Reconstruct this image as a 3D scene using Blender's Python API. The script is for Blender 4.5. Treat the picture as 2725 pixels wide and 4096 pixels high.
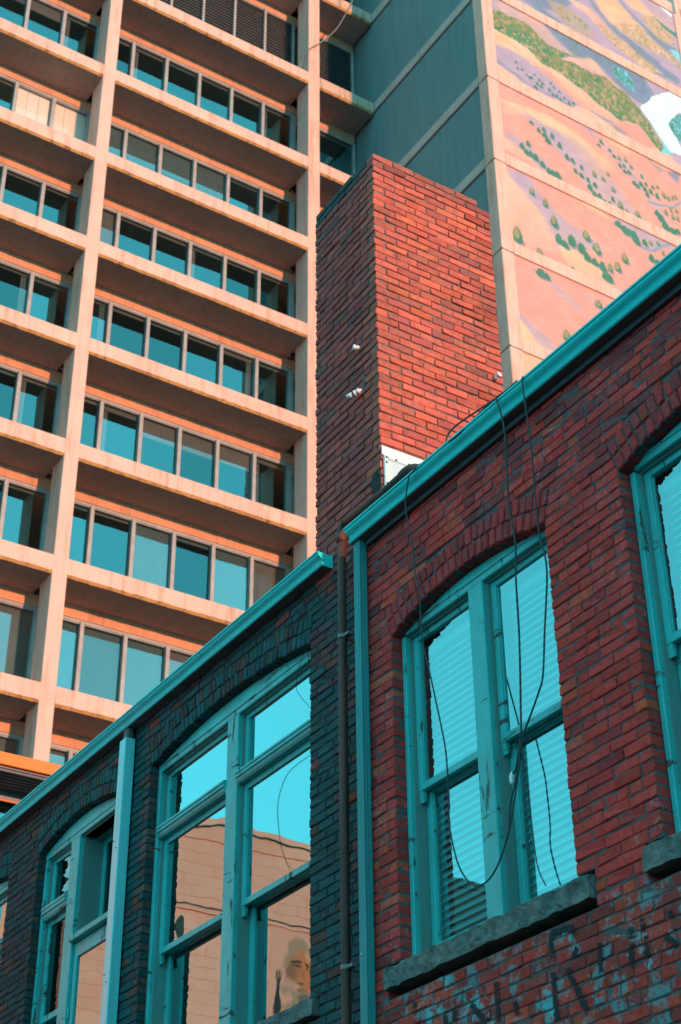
import bpy, math, random
import numpy as np
from mathutils import Vector, Matrix
random.seed(7); RNG = np.random.default_rng(7)
sc = bpy.context.scene
for o in list(bpy.data.objects): bpy.data.objects.remove(o)
COL = sc.collection

# ------------------------------------------------------------------ camera
# world axes: X along the tower front, Y along the brick facades, Z up; the lens is the origin, street at -1.6
CAM_R = ((0.84345946, -0.53712572, -0.00849103), (0.28575381, 0.46199741, -0.83958511), (0.45488559, 0.70572966, 0.54316181))
cam = bpy.data.cameras.new('camera'); camo = bpy.data.objects.new('camera', cam); COL.objects.link(camo)
r, d, f = [Vector(v) for v in CAM_R]
camo.matrix_world = Matrix(((r.x, -d.x, -f.x, 0), (r.y, -d.y, -f.y, 0), (r.z, -d.z, -f.z, 0), (0, 0, 0, 1)))
cam.sensor_fit = 'VERTICAL'; cam.sensor_height = 36; cam.sensor_width = 24
cam.lens = 6451.5634 / 4096 * 36
cam.clip_start = 0.1; cam.clip_end = 2000
cam.dof.use_dof = True; cam.dof.focus_distance = 12.0; cam.dof.aperture_fstop = 4.0
sc.camera = camo

# ------------------------------------------------------------------ sky and sun
SUN_DIR = Vector((0.15, -1.0, 0.10)).normalized()      # towards the sun: low, just behind the brick facade's plane
SUN_EL = math.asin(SUN_DIR.z); SUN_AZ = math.atan2(SUN_DIR.x, SUN_DIR.y)
w = bpy.data.worlds.new('World'); sc.world = w; w.use_nodes = True
nt = w.node_tree; nt.nodes.clear()
sky = nt.nodes.new('ShaderNodeTexSky'); sky.sky_type = 'NISHITA'; sky.sun_disc = False
sky.sun_elevation = SUN_EL; sky.sun_rotation = SUN_AZ; sky.altitude = 50; sky.air_density = 1.0; sky.dust_density = 0.3; sky.ozone_density = 3.0
bw = nt.nodes.new('ShaderNodeRGBToBW'); pw = nt.nodes.new('ShaderNodeMath'); pw.operation = 'POWER'; pw.inputs[1].default_value = 0.25
mx = nt.nodes.new('ShaderNodeMix'); mx.data_type = 'RGBA'; mx.blend_type = 'MULTIPLY'; mx.inputs[0].default_value = 1.0
mx.inputs[7].default_value = (1.72, 7.1, 8.5, 1)        # the dusk sky of the photograph: even and strongly cyan
bg = nt.nodes.new('ShaderNodeBackground'); bg.inputs[1].default_value = 0.13
out = nt.nodes.new('ShaderNodeOutputWorld')
nt.links.new(sky.outputs[0], bw.inputs[0]); nt.links.new(bw.outputs[0], pw.inputs[0])
nt.links.new(pw.outputs[0], mx.inputs[6]); nt.links.new(mx.outputs[2], bg.inputs[0]); nt.links.new(bg.outputs[0], out.inputs[0])
sun = bpy.data.lights.new('sun', 'SUN'); sun.energy = 3.8; sun.angle = math.radians(0.6); sun.color = (1.0, 0.47, 0.27)
suno = bpy.data.objects.new('sun', sun); COL.objects.link(suno)
suno.rotation_euler = (-SUN_DIR).to_track_quat('-Z', 'Y').to_euler()
vs = sc.view_settings; vs.view_transform = 'Standard'; vs.look = 'None'; vs.exposure = 0.2; vs.gamma = 1.0
vs.use_curve_mapping = False
sc.render.engine = 'CYCLES'
cy = sc.cycles; cy.max_bounces = 8; cy.glossy_bounces = 5; cy.transparent_max_bounces = 12; cy.diffuse_bounces = 4
cy.caustics_reflective = False; cy.caustics_refractive = False

# ------------------------------------------------------------------ helpers: node materials
def lin(c):
    return tuple(((v / 255) / 12.92 if v / 255 <= .04045 else ((v / 255 + .055) / 1.055) ** 2.4) for v in c)
class N:
    def __init__(s, name):
        s.m = bpy.data.materials.new(name); s.m.use_nodes = True; s.t = s.m.node_tree; s.t.nodes.clear()
        s.out = s.t.nodes.new('ShaderNodeOutputMaterial')
        s.pos = s.t.nodes.new('ShaderNodeNewGeometry').outputs['Position']
    def n(s, typ, **kw):
        nd = s.t.nodes.new(typ)
        for k, v in kw.items(): setattr(nd, k, v)
        return nd
    def l(s, a, b): s.t.links.new(a, b)
    def noise(s, scale, detail=4, rough=.6, vec=None, stretch=None):
        nz = s.n('ShaderNodeTexNoise'); nz.inputs['Scale'].default_value = scale; nz.inputs['Detail'].default_value = detail; nz.inputs['Roughness'].default_value = rough
        v = vec or s.pos
        if stretch:
            mp = s.n('ShaderNodeMapping'); mp.inputs['Scale'].default_value = stretch; s.l(v, mp.inputs['Vector']); v = mp.outputs[0]
        s.l(v, nz.inputs['Vector']); return nz.outputs['Fac']
    def ramp(s, fac, a, b, lo=0., hi=1.):
        m = s.n('ShaderNodeMapRange', clamp=True)
        m.inputs[1].default_value = a; m.inputs[2].default_value = b; m.inputs[3].default_value = lo; m.inputs[4].default_value = hi
        s.l(fac, m.inputs[0]); return m.outputs[0]
    def mix(s, fac, a, b, mode='MIX'):
        m = s.n('ShaderNodeMix', data_type='RGBA', blend_type=mode)
        for v, i in ((fac, 0), (a, 6), (b, 7)):
            if isinstance(v, (int, float)): m.inputs[i].default_value = v
            elif isinstance(v, (tuple, list)): m.inputs[i].default_value = tuple(v[:3]) + (1,)
            else: s.l(v, m.inputs[i])
        return m.outputs[2]
    def math(s, op, a, b):
        m = s.n('ShaderNodeMath', operation=op)
        for v, i in ((a, 0), (b, 1)):
            if isinstance(v, (int, float)): m.inputs[i].default_value = v
            else: s.l(v, m.inputs[i])
        return m.outputs[0]
    def sep(s): x = s.n('ShaderNodeSeparateXYZ'); s.l(s.pos, x.inputs[0]); return x.outputs
    def bump(s, h, strength, dist=.01):
        b = s.n('ShaderNodeBump'); b.inputs['Strength'].default_value = strength; b.inputs['Distance'].default_value = dist; s.l(h, b.inputs['Height']); return b.outputs[0]
    def bsdf(s, col, rough=.8, normal=None, metallic=0., spec=.5, coat=0.):
        p = s.n('ShaderNodeBsdfPrincipled')
        if isinstance(col, (tuple, list)): p.inputs['Base Color'].default_value = tuple(col[:3]) + (1,)
        else: s.l(col, p.inputs['Base Color'])
        if isinstance(rough, (int, float)): p.inputs['Roughness'].default_value = rough
        else: s.l(rough, p.inputs['Roughness'])
        p.inputs['Metallic'].default_value = metallic; p.inputs['Specular IOR Level'].default_value = spec; p.inputs['Coat Weight'].default_value = coat
        p.inputs['Coat Roughness'].default_value = .15
        if normal is not None: s.l(normal, p.inputs['Normal'])
        s.l(p.outputs[0], s.out.inputs[0]); return s.m
M = {}
def plain(name, c, rough=.8, var=.25, scale=6., bump=.15, bscale=40., metallic=0., spec=.4, coat=0., stretch=None):
    k = N(name); nz = k.noise(scale, 5, .65, stretch=stretch)
    col = k.mix(k.ramp(nz, .3, .7), tuple(v * (1 - var) for v in c), tuple(min(.95, v * (1 + var * .6)) for v in c))
    nb = k.bump(k.noise(bscale, 4), bump) if bump else None
    M[name] = k.bsdf(col, rough, nb, metallic, spec, coat); return M[name]
# sunlit concrete of the tower with stains and rain streaks
def concrete(name, c, stain, amt):
    k = N(name); a = k.noise(.9, 6, .65); b = k.noise(1.1, 5, .7, stretch=(5, 5, .45)); g = k.noise(22, 4, .7)
    col = k.mix(k.ramp(a, .35, .7), tuple(v * .88 for v in c), tuple(v * 1.06 for v in c))
    col = k.mix(k.math('MULTIPLY', k.ramp(b, .50, .70), amt), col, stain)
    col = k.mix(k.math('MULTIPLY', k.ramp(g, .45, .75), .25), col, tuple(v * .72 for v in c))
    rs = k.math('MULTIPLY', k.ramp(k.noise(2.0, 6, .75, stretch=(3, 3, .7)), .66, .74), .55); col = k.mix(rs, col, tuple(v * w_ for v, w_ in zip(stain, (.9, .7, .6))))
    M[name] = k.bsdf(col, .9, k.bump(k.noise(30, 5, .7), .25, .01), spec=.2)
concrete('concrete', (.83, .495, .395), (.40, .20, .12), .6)
concrete('drip_edge', (.70, .34, .12), (.10, .05, .03), .9)  # slab chamfer: orange sunlight put into the colour, rust stains on top
concrete('lintel', (.72, .33, .19), (.36, .15, .09), .5)
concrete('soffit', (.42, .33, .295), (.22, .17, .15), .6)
concrete('band_concrete', (.54, .45, .40), (.34, .28, .25), .4)
concrete('stained_concrete', (.66, .43, .32), (.14, .085, .06), .9)
k = N('teal_stucco'); a = k.noise(1.6, 6, .7, stretch=(1, 2.2, .22)); g = k.noise(60, 3, .7)
col = k.mix(k.ramp(a, .3, .7), (.13, .23, .235), (.19, .30, .305)); col = k.mix(k.math('MULTIPLY', k.ramp(g, .4, .7), .35), col, (.10, .19, .20))
M['teal_stucco'] = k.bsdf(col, .9, k.bump(g, .4, .01), spec=.2)
plain('mullion', (.40, .375, .36), .55, .2, 3., .1, 30, metallic=.0)
plain('dark_metal', (.05, .07, .075), .5, .3)
plain('slat_metal', (.24, .24, .23), .5, .25, 5)
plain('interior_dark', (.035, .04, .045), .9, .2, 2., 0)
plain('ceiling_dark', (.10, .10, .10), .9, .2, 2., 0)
plain('blind_cream', (.80, .70, .58), .8, .06, 3., .05)
plain('blind_grey', (.26, .36, .35), .8, .12, 2., .05)
plain('blind_brown', (.42, .36, .32), .8, .12, 2., .05)
plain('blind_white', (.30, .86, .88), .6, .04, 3., .02)
plain('asphalt', (.05, .05, .052), .9, .3, 4., .5, 80)
plain('roof_felt', (.09, .09, .09), .9, .3)
plain('porcelain', (.82, .82, .80), .25, .04, 8, .05, spec=.6)
plain('cable_black', (.015, .045, .05), .55, .3, 20, .1)
plain('wire_grey', (.25, .24, .23), .5, .2)
plain('orange_paint', (.88, .20, .025), .55, .08, 1.5, .05)
plain('corrugated', (.20, .19, .21), .45, .25, 2., .1, metallic=.3)
plain('galvanised', (.62, .72, .72), .45, .12, 9, .1, metallic=.2)
plain('black_stain', (.012, .025, .028), .8, .3)
# gutters: glossy white enamel with faint dirt runs
k = N('white_enamel'); a = k.noise(2.5, 5, .7, stretch=(6, 1, 6))
col = k.mix(k.ramp(a, .5, .8), (.035, .74, .73), (.03, .50, .50)); g = k.noise(40, 3)
M['white_enamel'] = k.bsdf(col, k.ramp(k.noise(6), .3, .7, .42, .6), None, spec=.22, coat=.0)
k = N('bright_enamel'); M['bright_enamel'] = k.bsdf(k.mix(k.ramp(k.noise(3, 5, .7, stretch=(6, 6, .3)), .5, .75), (.22, .74, .76), (.14, .50, .52)), .3, None, spec=.5, coat=.25)
plain('foil', (.5, .9, .92), .35, .2, 8, .4, 20)
plain('downspout_paint', (.035, .30, .31), .45, .15, 3, .05, stretch=(4, 4, .3))
k = N('gutter_under'); M['gutter_under'] = k.bsdf(k.mix(k.ramp(k.noise(5, 5), .4, .7), (.10, .105, .105), (.16, .16, .155)), .7)
# old white paint, flaking to weathered wood
def peeling(name, paint, wood, t):
    k = N(name); a = k.noise(9, 7, .72, stretch=(1, 1, .16)); h = k.noise(9, 7, .72, stretch=(1, .16, 1)); dd = k.noise(1.3, 4, .6)
    mval = k.math('MAXIMUM', a, h); mval = k.math('ADD', mval, k.math('MULTIPLY', dd, .25)); f = k.ramp(mval, t, t + .015)
    grime = k.mix(k.ramp(k.noise(4, 6, .75, stretch=(1, 1, .5)), .35, .75), paint, (.07, .34, .33))
    M[name] = k.bsdf(k.mix(f, grime, wood), k.ramp(f, 0, 1, .45, .85), k.bump(k.math('SUBTRACT', 1., f), .6, .004), spec=.45)
peeling('frame_paint', (.05, .55, .54), (.11, .10, .08), .735)
peeling('frame_paint_clean', (.045, .68, .66), (.11, .10, .08), .765)
peeling('frame_shade', (.20, .24, .22), (.06, .05, .045), .86)  # darker frame paint for stops and linings: shade put into the colour
# window glass: sky reflecting outside, see-through towards the room, old and slightly wavy
def glass(name, refl, tint, wav, scale=1.6):
    k = N(name); gl = k.n('ShaderNodeBsdfGlossy'); gl.inputs['Roughness'].default_value = .0; gl.inputs['Color'].default_value = (.50, .98, 1, 1)
    tr = k.n('ShaderNodeBsdfTransparent'); tr.inputs[0].default_value = tuple(tint) + (1,)
    fr = k.n('ShaderNodeLayerWeight'); fr.inputs[0].default_value = .5
    fac = k.math('ADD', k.math('MULTIPLY', k.math('POWER', fr.outputs['Facing'], 3.), .5), refl)
    ms = k.n('ShaderNodeMixShader'); k.l(fac, ms.inputs[0]); k.l(tr.outputs[0], ms.inputs[1]); k.l(gl.outputs[0], ms.inputs[2])
    if wav:
        k.l(k.bump(k.noise(scale, 2, .5), wav, .02), gl.inputs['Normal'])
    k.l(ms.outputs[0], k.out.inputs[0]); M[name] = k.m
glass('old_glass', .54, (.75, .82, .82), .07)
glass('blind_glass', .40, (.97, .99, .99), .06)
glass('dim_glass', .05, (.5, .58, .58), .06)
glass('tower_glass', .30, (.62, .66, .66), .0)
glass('tower_glass_dull', .22, (.55, .6, .6), .0)
glass('tower_glass_bright', .36, (.62, .66, .66), .0)
glass('clear_glass', .06, (.98, .98, .98), .0)
# bricks: each brick's own colour comes with it; soot, scratches and paint specks on top
def brick_mat(name, src, bump=.5, soot=(.03, .03, .033), soot_amt=.5, bloom=None, paint=None):
    k = N(name)
    if src == 'obj': c = k.n('ShaderNodeObjectInfo').outputs['Color']
    else:
        at = k.n('ShaderNodeAttribute', attribute_name='bcol'); c = at.outputs['Color']
    f1 = k.noise(26, 6, .72); f2 = k.noise(5, 5, .7); f3 = k.noise(70, 4, .75, stretch=(1, .35, 1.6))
    c = k.mix(k.ramp(f1, .3, .72), k.mix(1., c, (.72, .72, .72), 'MULTIPLY'), k.mix(1., c, (1.18, 1.15, 1.12), 'MULTIPLY'))
    c = k.mix(k.math('MULTIPLY', k.ramp(f2, .5, .78), soot_amt), c, soot)
    c = k.mix(k.math('MULTIPLY', k.ramp(f3, .60, .72), .65), c, soot)
    if bloom:
        z = k.sep(); m = k.math('MULTIPLY', k.ramp(k.noise(38, 5, .75), .52, .68), k.ramp(k.noise(2.1, 3), .54, .66)); c = k.mix(k.math('MULTIPLY', m, .7), c, bloom)
    if paint:
        xyz = k.sep(); low = k.ramp(xyz[2], 2.70, 2.78, 1, 0)
        pm = k.math('MULTIPLY', k.math('MULTIPLY', k.ramp(k.noise(7.5, 6, .72), .515, .60), k.ramp(k.noise(30, 5, .8), .33, .45)), low)
        c = k.mix(k.math('MULTIPLY', pm, .85), c, paint)
        pm2 = k.math('MULTIPLY', k.math('MULTIPLY', k.ramp(k.noise(3.3, 5, .7), .58, .63), k.ramp(k.noise(24, 5, .8), .36, .46)), low)
        c = k.mix(k.math('MULTIPLY', pm2, .9), c, tuple(min(.8, v * 1.5) for v in paint))
        dr = k.math('MULTIPLY', k.ramp(k.noise(14, 4, .7, stretch=(1, 2.2, .5)), .735, .75), .8); c = k.mix(dr, c, (.05, .25, .28))
    M[name] = k.bsdf(c, .85, k.bump(k.math('ADD', f1, k.math('MULTIPLY', f3, .6)), bump, .006), spec=.3)
for src in ('obj', 'vc'):
    brick_mat('brick_chimney_' + src, src, .7, (.10, .045, .04), .6, (.42, .25, .2))
    brick_mat('brick_red_' + src, src, .5, (.07, .03, .032), .38, (.40, .42, .44), (.07, .30, .32))
    brick_mat('brick_dark_' + src, src, .5, (.012, .03, .034), .5, (.20, .24, .25))
plain('mortar_chimney', (.23, .165, .15), .95, .6, 14, .6, 60)
plain('mortar_red', (.13, .12, .12), .95, .5, 14, .6, 60)
plain('mortar_dark', (.03, .04, .042), .95, .5, 14, .6, 60)
k = N('hewn_stone'); a = k.noise(11, 7, .75); b = k.noise(3, 4)
M['hewn_stone'] = k.bsdf(k.mix(k.ramp(a, .3, .7), (.07, .085, .082), k.mix(k.ramp(b, .4, .6), (.34, .28, .25), (.20, .24, .23))), .95, k.bump(a, .9, .02), spec=.2)
k = N('rusty_iron'); a = k.noise(7, 6, .7, stretch=(1, 1, .35)); b = k.noise(30, 5, .75)
col = k.mix(k.ramp(a, .35, .65), (.06, .026, .022), (.15, .042, .03)); col = k.mix(k.ramp(b, .55, .75), col, (.05, .022, .02))
M['rusty_iron'] = k.bsdf(col, .6, k.bump(b, .5, .004), metallic=.15, spec=.5)
k = N('pink_block'); a = k.noise(.9, 5, .65); b = k.noise(1.2, 5, .7, stretch=(4, 4, .4)); g = k.noise(28, 4, .7)
col = k.mix(k.ramp(a, .35, .65), (.84, .29, .215), (.92, .36, .275)); col = k.mix(k.math('MULTIPLY', k.ramp(b, .55, .75), .35), col, (.5, .24, .17))
M['pink_block'] = k.bsdf(col, .9, k.bump(g, .4, .01), spec=.2)
plain('grey_render', (.02, .07, .08), .9, .2, 1.2)
def vcol(name, rough=.85, bump=.12):
    k = N(name); at = k.n('ShaderNodeAttribute', attribute_name='paint')
    g = k.noise(3, 5, .7); c = k.mix(k.ramp(g, .3, .7), k.mix(1., at.outputs['Color'], (.93, .93, .93), 'MULTIPLY'), at.outputs['Color'])
    M[name] = k.bsdf(c, rough, k.bump(k.noise(26, 4), bump, .01), spec=.2)
vcol('mural_paint')
def flat(name, c, rough=.8): M[name] = N(name).bsdf(c, rough, spec=.2)

# ------------------------------------------------------------------ helpers: meshes and objects
class MB:
    def __init__(s): s.v = []; s.f = []; s.mi = []
    def add(s, vs, fs, mi=0):
        b = len(s.v); s.v += [tuple(v) for v in vs]; s.f += [tuple(i + b for i in q) for q in fs]; s.mi += [mi] * len(fs); return s
    def box(s, x0, x1, y0, y1, z0, z1, mi=0):
        s.add([(x, y, z) for x in (x0, x1) for y in (y0, y1) for z in (z0, z1)],
              [(0, 1, 3, 2), (4, 6, 7, 5), (0, 4, 5, 1), (2, 3, 7, 6), (0, 2, 6, 4), (1, 5, 7, 3)], mi); return s
    def cbox(s, x0, x1, y0, y1, z0, z1, c=.006, mi=0):
        v, f = chamfer_box(x0, x1, y0, y1, z0, z1, c); s.add(v, f, mi); return s
    def prism_y(s, prof, y0, y1, mi=0, caps=True):      # profile in (x, z), drawn along Y
        n = len(prof); vs = [(x, y0, z) for x, z in prof] + [(x, y1, z) for x, z in prof]
        fs = [(i, (i + 1) % n, n + (i + 1) % n, n + i) for i in range(n)]
        if caps: fs += [tuple(range(n))[::-1], tuple(range(n, 2 * n))]
        s.add(vs, fs, mi); return s
    def prism_x(s, prof, x0, x1, mi=0):                 # profile in (y, z), drawn along X
        n = len(prof); vs = [(x0, y, z) for y, z in prof] + [(x1, y, z) for y, z in prof]
        fs = [(i, (i + 1) % n, n + (i + 1) % n, n + i) for i in range(n)] + [tuple(range(n))[::-1], tuple(range(n, 2 * n))]
        s.add(vs, fs, mi); return s
    def tube(s, pts, rad, n=8, mi=0, caps=True):
        pts = [Vector(p) for p in pts]; rings = []; up = None
        for i, p in enumerate(pts):
            t = (pts[min(i + 1, len(pts) - 1)] - pts[max(i - 1, 0)]).normalized()
            if up is None:
                up = Vector((1, 0, 0)) if abs(t.x) < .9 else Vector((0, 0, 1))
            a = t.cross(up).normalized(); up = a.cross(t).normalized()
            rr = rad[i] if isinstance(rad, (list, tuple)) else rad
            rings.append([p + (a * math.cos(2 * math.pi * j / n) + up * math.sin(2 * math.pi * j / n)) * rr for j in range(n)])
        vs = [v for q in rings for v in q]; fs = []
        for i in range(len(rings) - 1):
            for j in range(n):
                fs.append((i * n + j, i * n + (j + 1) % n, (i + 1) * n + (j + 1) % n, (i + 1) * n + j))
        if caps: fs += [tuple(range(n))[::-1], tuple(range(len(vs) - n, len(vs)))]
        s.add(vs, fs, mi); return s
    def mesh(s, name, mats, smooth=False):
        me = bpy.data.meshes.new(name); me.from_pydata(s.v, [], s.f)
        for m in (mats if isinstance(mats, (list, tuple)) else [mats]): me.materials.append(M[m])
        if len(set(s.mi)) > 1: me.polygons.foreach_set('material_index', s.mi)
        if smooth: me.polygons.foreach_set('use_smooth', [True] * len(me.polygons))
        me.validate(); me.update()
        import bmesh
        bm = bmesh.new(); bm.from_mesh(me); bmesh.ops.recalc_face_normals(bm, faces=bm.faces); bm.to_mesh(me); bm.free()
        return me
    def obj(s, name, mats, parent=None, smooth=False):
        return link(name, s.mesh(name, mats, smooth), parent)
def chamfer_box(x0, x1, y0, y1, z0, z1, c, jit=0., rg=None):
    X, Y, Z = (x0, x1), (y0, y1), (z0, z1); vs = []; idx = {}
    for i in (0, 1):
        for j in (0, 1):
            for k in (0, 1):
                sx, sy, sz = (1, -1)[i], (1, -1)[j], (1, -1)[k]; q = [(rg.normal() * jit if jit else 0.) for _ in range(3)]
                b = (X[i] + q[0], Y[j] + q[1], Z[k] + q[2])
                for ax, off in (('x', (0, sy * c, sz * c)), ('y', (sx * c, 0, sz * c)), ('z', (sx * c, sy * c, 0))):
                    idx[(i, j, k, ax)] = len(vs); vs.append(tuple(b[m] + off[m] for m in range(3)))
    g = lambda i, j, k, a: idx[(i, j, k, a)]; fs = []
    for i in (0, 1): fs.append((g(i, 0, 0, 'x'), g(i, 1, 0, 'x'), g(i, 1, 1, 'x'), g(i, 0, 1, 'x')))
    for j in (0, 1): fs.append((g(0, j, 0, 'y'), g(1, j, 0, 'y'), g(1, j, 1, 'y'), g(0, j, 1, 'y')))
    for k in (0, 1): fs.append((g(0, 0, k, 'z'), g(1, 0, k, 'z'), g(1, 1, k, 'z'), g(0, 1, k, 'z')))
    for i in (0, 1):
        for j in (0, 1):
            fs.append((g(i, j, 0, 'x'), g(i, j, 1, 'x'), g(i, j, 1, 'y'), g(i, j, 0, 'y')))
            fs.append((g(i, 0, j, 'x'), g(i, 1, j, 'x'), g(i, 1, j, 'z'), g(i, 0, j, 'z')))
            fs.append((g(0, i, j, 'y'), g(1, i, j, 'y'), g(1, i, j, 'z'), g(0, i, j, 'z')))
            for k in (0, 1): fs.append((g(i, j, k, 'x'), g(i, j, k, 'y'), g(i, j, k, 'z')))
    return vs, fs
def link(name, data, parent=None):
    o = bpy.data.objects.new(name, data); COL.objects.link(o)
    if parent is not None: o.parent = parent; o.matrix_parent_inverse = parent_inv(parent)
    return o
def parent_inv(p): return Matrix.Translation(-WLOC.get(p.name, Vector((0, 0, 0))))
WLOC = {}
def tag(o, label, cat, group=None, kind=None):
    if label: o['label'] = label
    if cat: o['category'] = cat
    if group: o['group'] = group
    if kind: o['kind'] = kind
    return o
def thing(name, loc, label, cat, group=None):
    o = bpy.data.objects.new(name, None); COL.objects.link(o); o.location = loc; o.empty_display_size = .2
    WLOC[o.name] = Vector(loc); return tag(o, label, cat, group)
def smooth_path(pts, n=6):
    P = [Vector(p) for p in pts]; out = []
    for i in range(len(P) - 1):
        p0, p1, p2, p3 = P[max(i - 1, 0)], P[i], P[i + 1], P[min(i + 2, len(P) - 1)]
        for j in range(n):
            t = j / n
            out.append(.5 * ((2 * p1) + (p2 - p0) * t + (2 * p0 - 5 * p1 + 4 * p2 - p3) * t * t + (3 * p1 - p0 - 3 * p2 + p3) * t ** 3))
    return out + [P[-1]]
RC = np.array(CAM_R)
def px(p):                                              # picture size only: decides which bricks show largest
    c = RC @ np.array(p); return 340.5 + 1612.9 * c[0] / c[2], 512 + 1612.9 * c[1] / c[2], c[2]
G0 = -1.6

# ================================================================== setting
tag(MB().box(-150, 150, -150, 250, G0 - .4, G0).obj('ground', 'asphalt'), 'dark asphalt street below the facades', None, kind='structure')

# ================================================================== office tower
TB = 33.2; TW = 34.485                                   # front plane of the grid, plane of the recessed windows
TOP = [52.6, 48.17, 43.44] + [39.34 - 3.602 * i for i in range(12)]      # slab top levels
tower = thing('office_tower', (18, TB, G0), 'tall concrete office tower with deep window bays and a painted side wing', 'building')
FX = [(-2.24, -1.79), (5.26, 5.69), (12.762, 13.17), (20.262, 20.716)]
for x0, x1 in FX:
    MB().cbox(x0, x1, TB, TB + .75, G0, 54, .012).obj('column', 'concrete', tower)
def slab(z, x0, x1, m='concrete'):
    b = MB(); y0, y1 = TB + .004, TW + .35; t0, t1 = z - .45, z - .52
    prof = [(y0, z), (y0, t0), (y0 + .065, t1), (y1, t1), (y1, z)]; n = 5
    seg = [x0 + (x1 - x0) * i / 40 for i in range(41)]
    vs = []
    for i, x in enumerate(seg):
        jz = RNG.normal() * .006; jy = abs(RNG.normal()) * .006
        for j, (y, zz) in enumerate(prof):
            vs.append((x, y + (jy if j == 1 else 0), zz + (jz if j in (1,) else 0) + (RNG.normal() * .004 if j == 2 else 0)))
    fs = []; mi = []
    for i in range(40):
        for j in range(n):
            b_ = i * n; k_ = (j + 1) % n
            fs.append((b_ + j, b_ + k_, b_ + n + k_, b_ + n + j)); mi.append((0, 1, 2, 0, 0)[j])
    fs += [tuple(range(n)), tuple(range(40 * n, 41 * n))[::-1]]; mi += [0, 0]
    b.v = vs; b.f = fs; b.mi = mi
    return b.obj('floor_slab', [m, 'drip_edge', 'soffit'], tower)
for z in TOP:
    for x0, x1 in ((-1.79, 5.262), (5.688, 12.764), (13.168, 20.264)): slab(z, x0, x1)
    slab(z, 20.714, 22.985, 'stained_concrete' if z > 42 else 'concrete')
MULL = [6.74 + 1.2435 * i for i in range(12)]            # 12.96 and 20.42 stand behind the columns
BAYS = ((5.5, 12.957, 'l'), (12.957, 20.417, 'm'), (20.417, 22.98, 'r'))
BL = {  # (floor, bay, pane): (material, how far down 0..1)
    (1, 'l', 3): ('blind_grey', .22), (1, 'l', 4): ('blind_brown', .28), (2, 'l', 4): ('blind_cream', 1), (2, 'l', 5): ('blind_cream', 1), (2, 'm', 0): ('blind_grey', 1), (2, 'm', 1): ('blind_grey', 1),
    (2, 'm', 2): ('blind_grey', .9), (2, 'm', 3): ('blind_grey', .95), (3, 'm', 0): ('blind_brown', 1), (4, 'm', 4): ('blind_brown', .10), (5, 'm', 1): ('blind_brown', .12), (5, 'm', 2): ('blind_brown', .52),
    (5, 'm', 3): ('blind_brown', .52), (5, 'm', 4): ('blind_brown', .5), (5, 'm', 5): ('blind_brown', .1), (6, 'm', 2): ('blind_grey', 1), (6, 'm', 4): ('blind_grey', 1), (6, 'm', 5): ('blind_brown', 1), (7, 'm', 0): ('blind_grey', 1),
    (7, 'm', 1): ('blind_grey', 1), (7, 'm', 2): ('blind_grey', 1), (7, 'm', 3): ('blind_brown', 1), (7, 'l', 5): ('blind_brown', 1), (7, 'l', 4): ('blind_brown', 1), (8, 'm', 0): ('blind_brown', 1), (8, 'm', 1): ('blind_brown', 1), (8, 'l', 5): ('blind_brown', .9)}
slatm = {}
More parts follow.
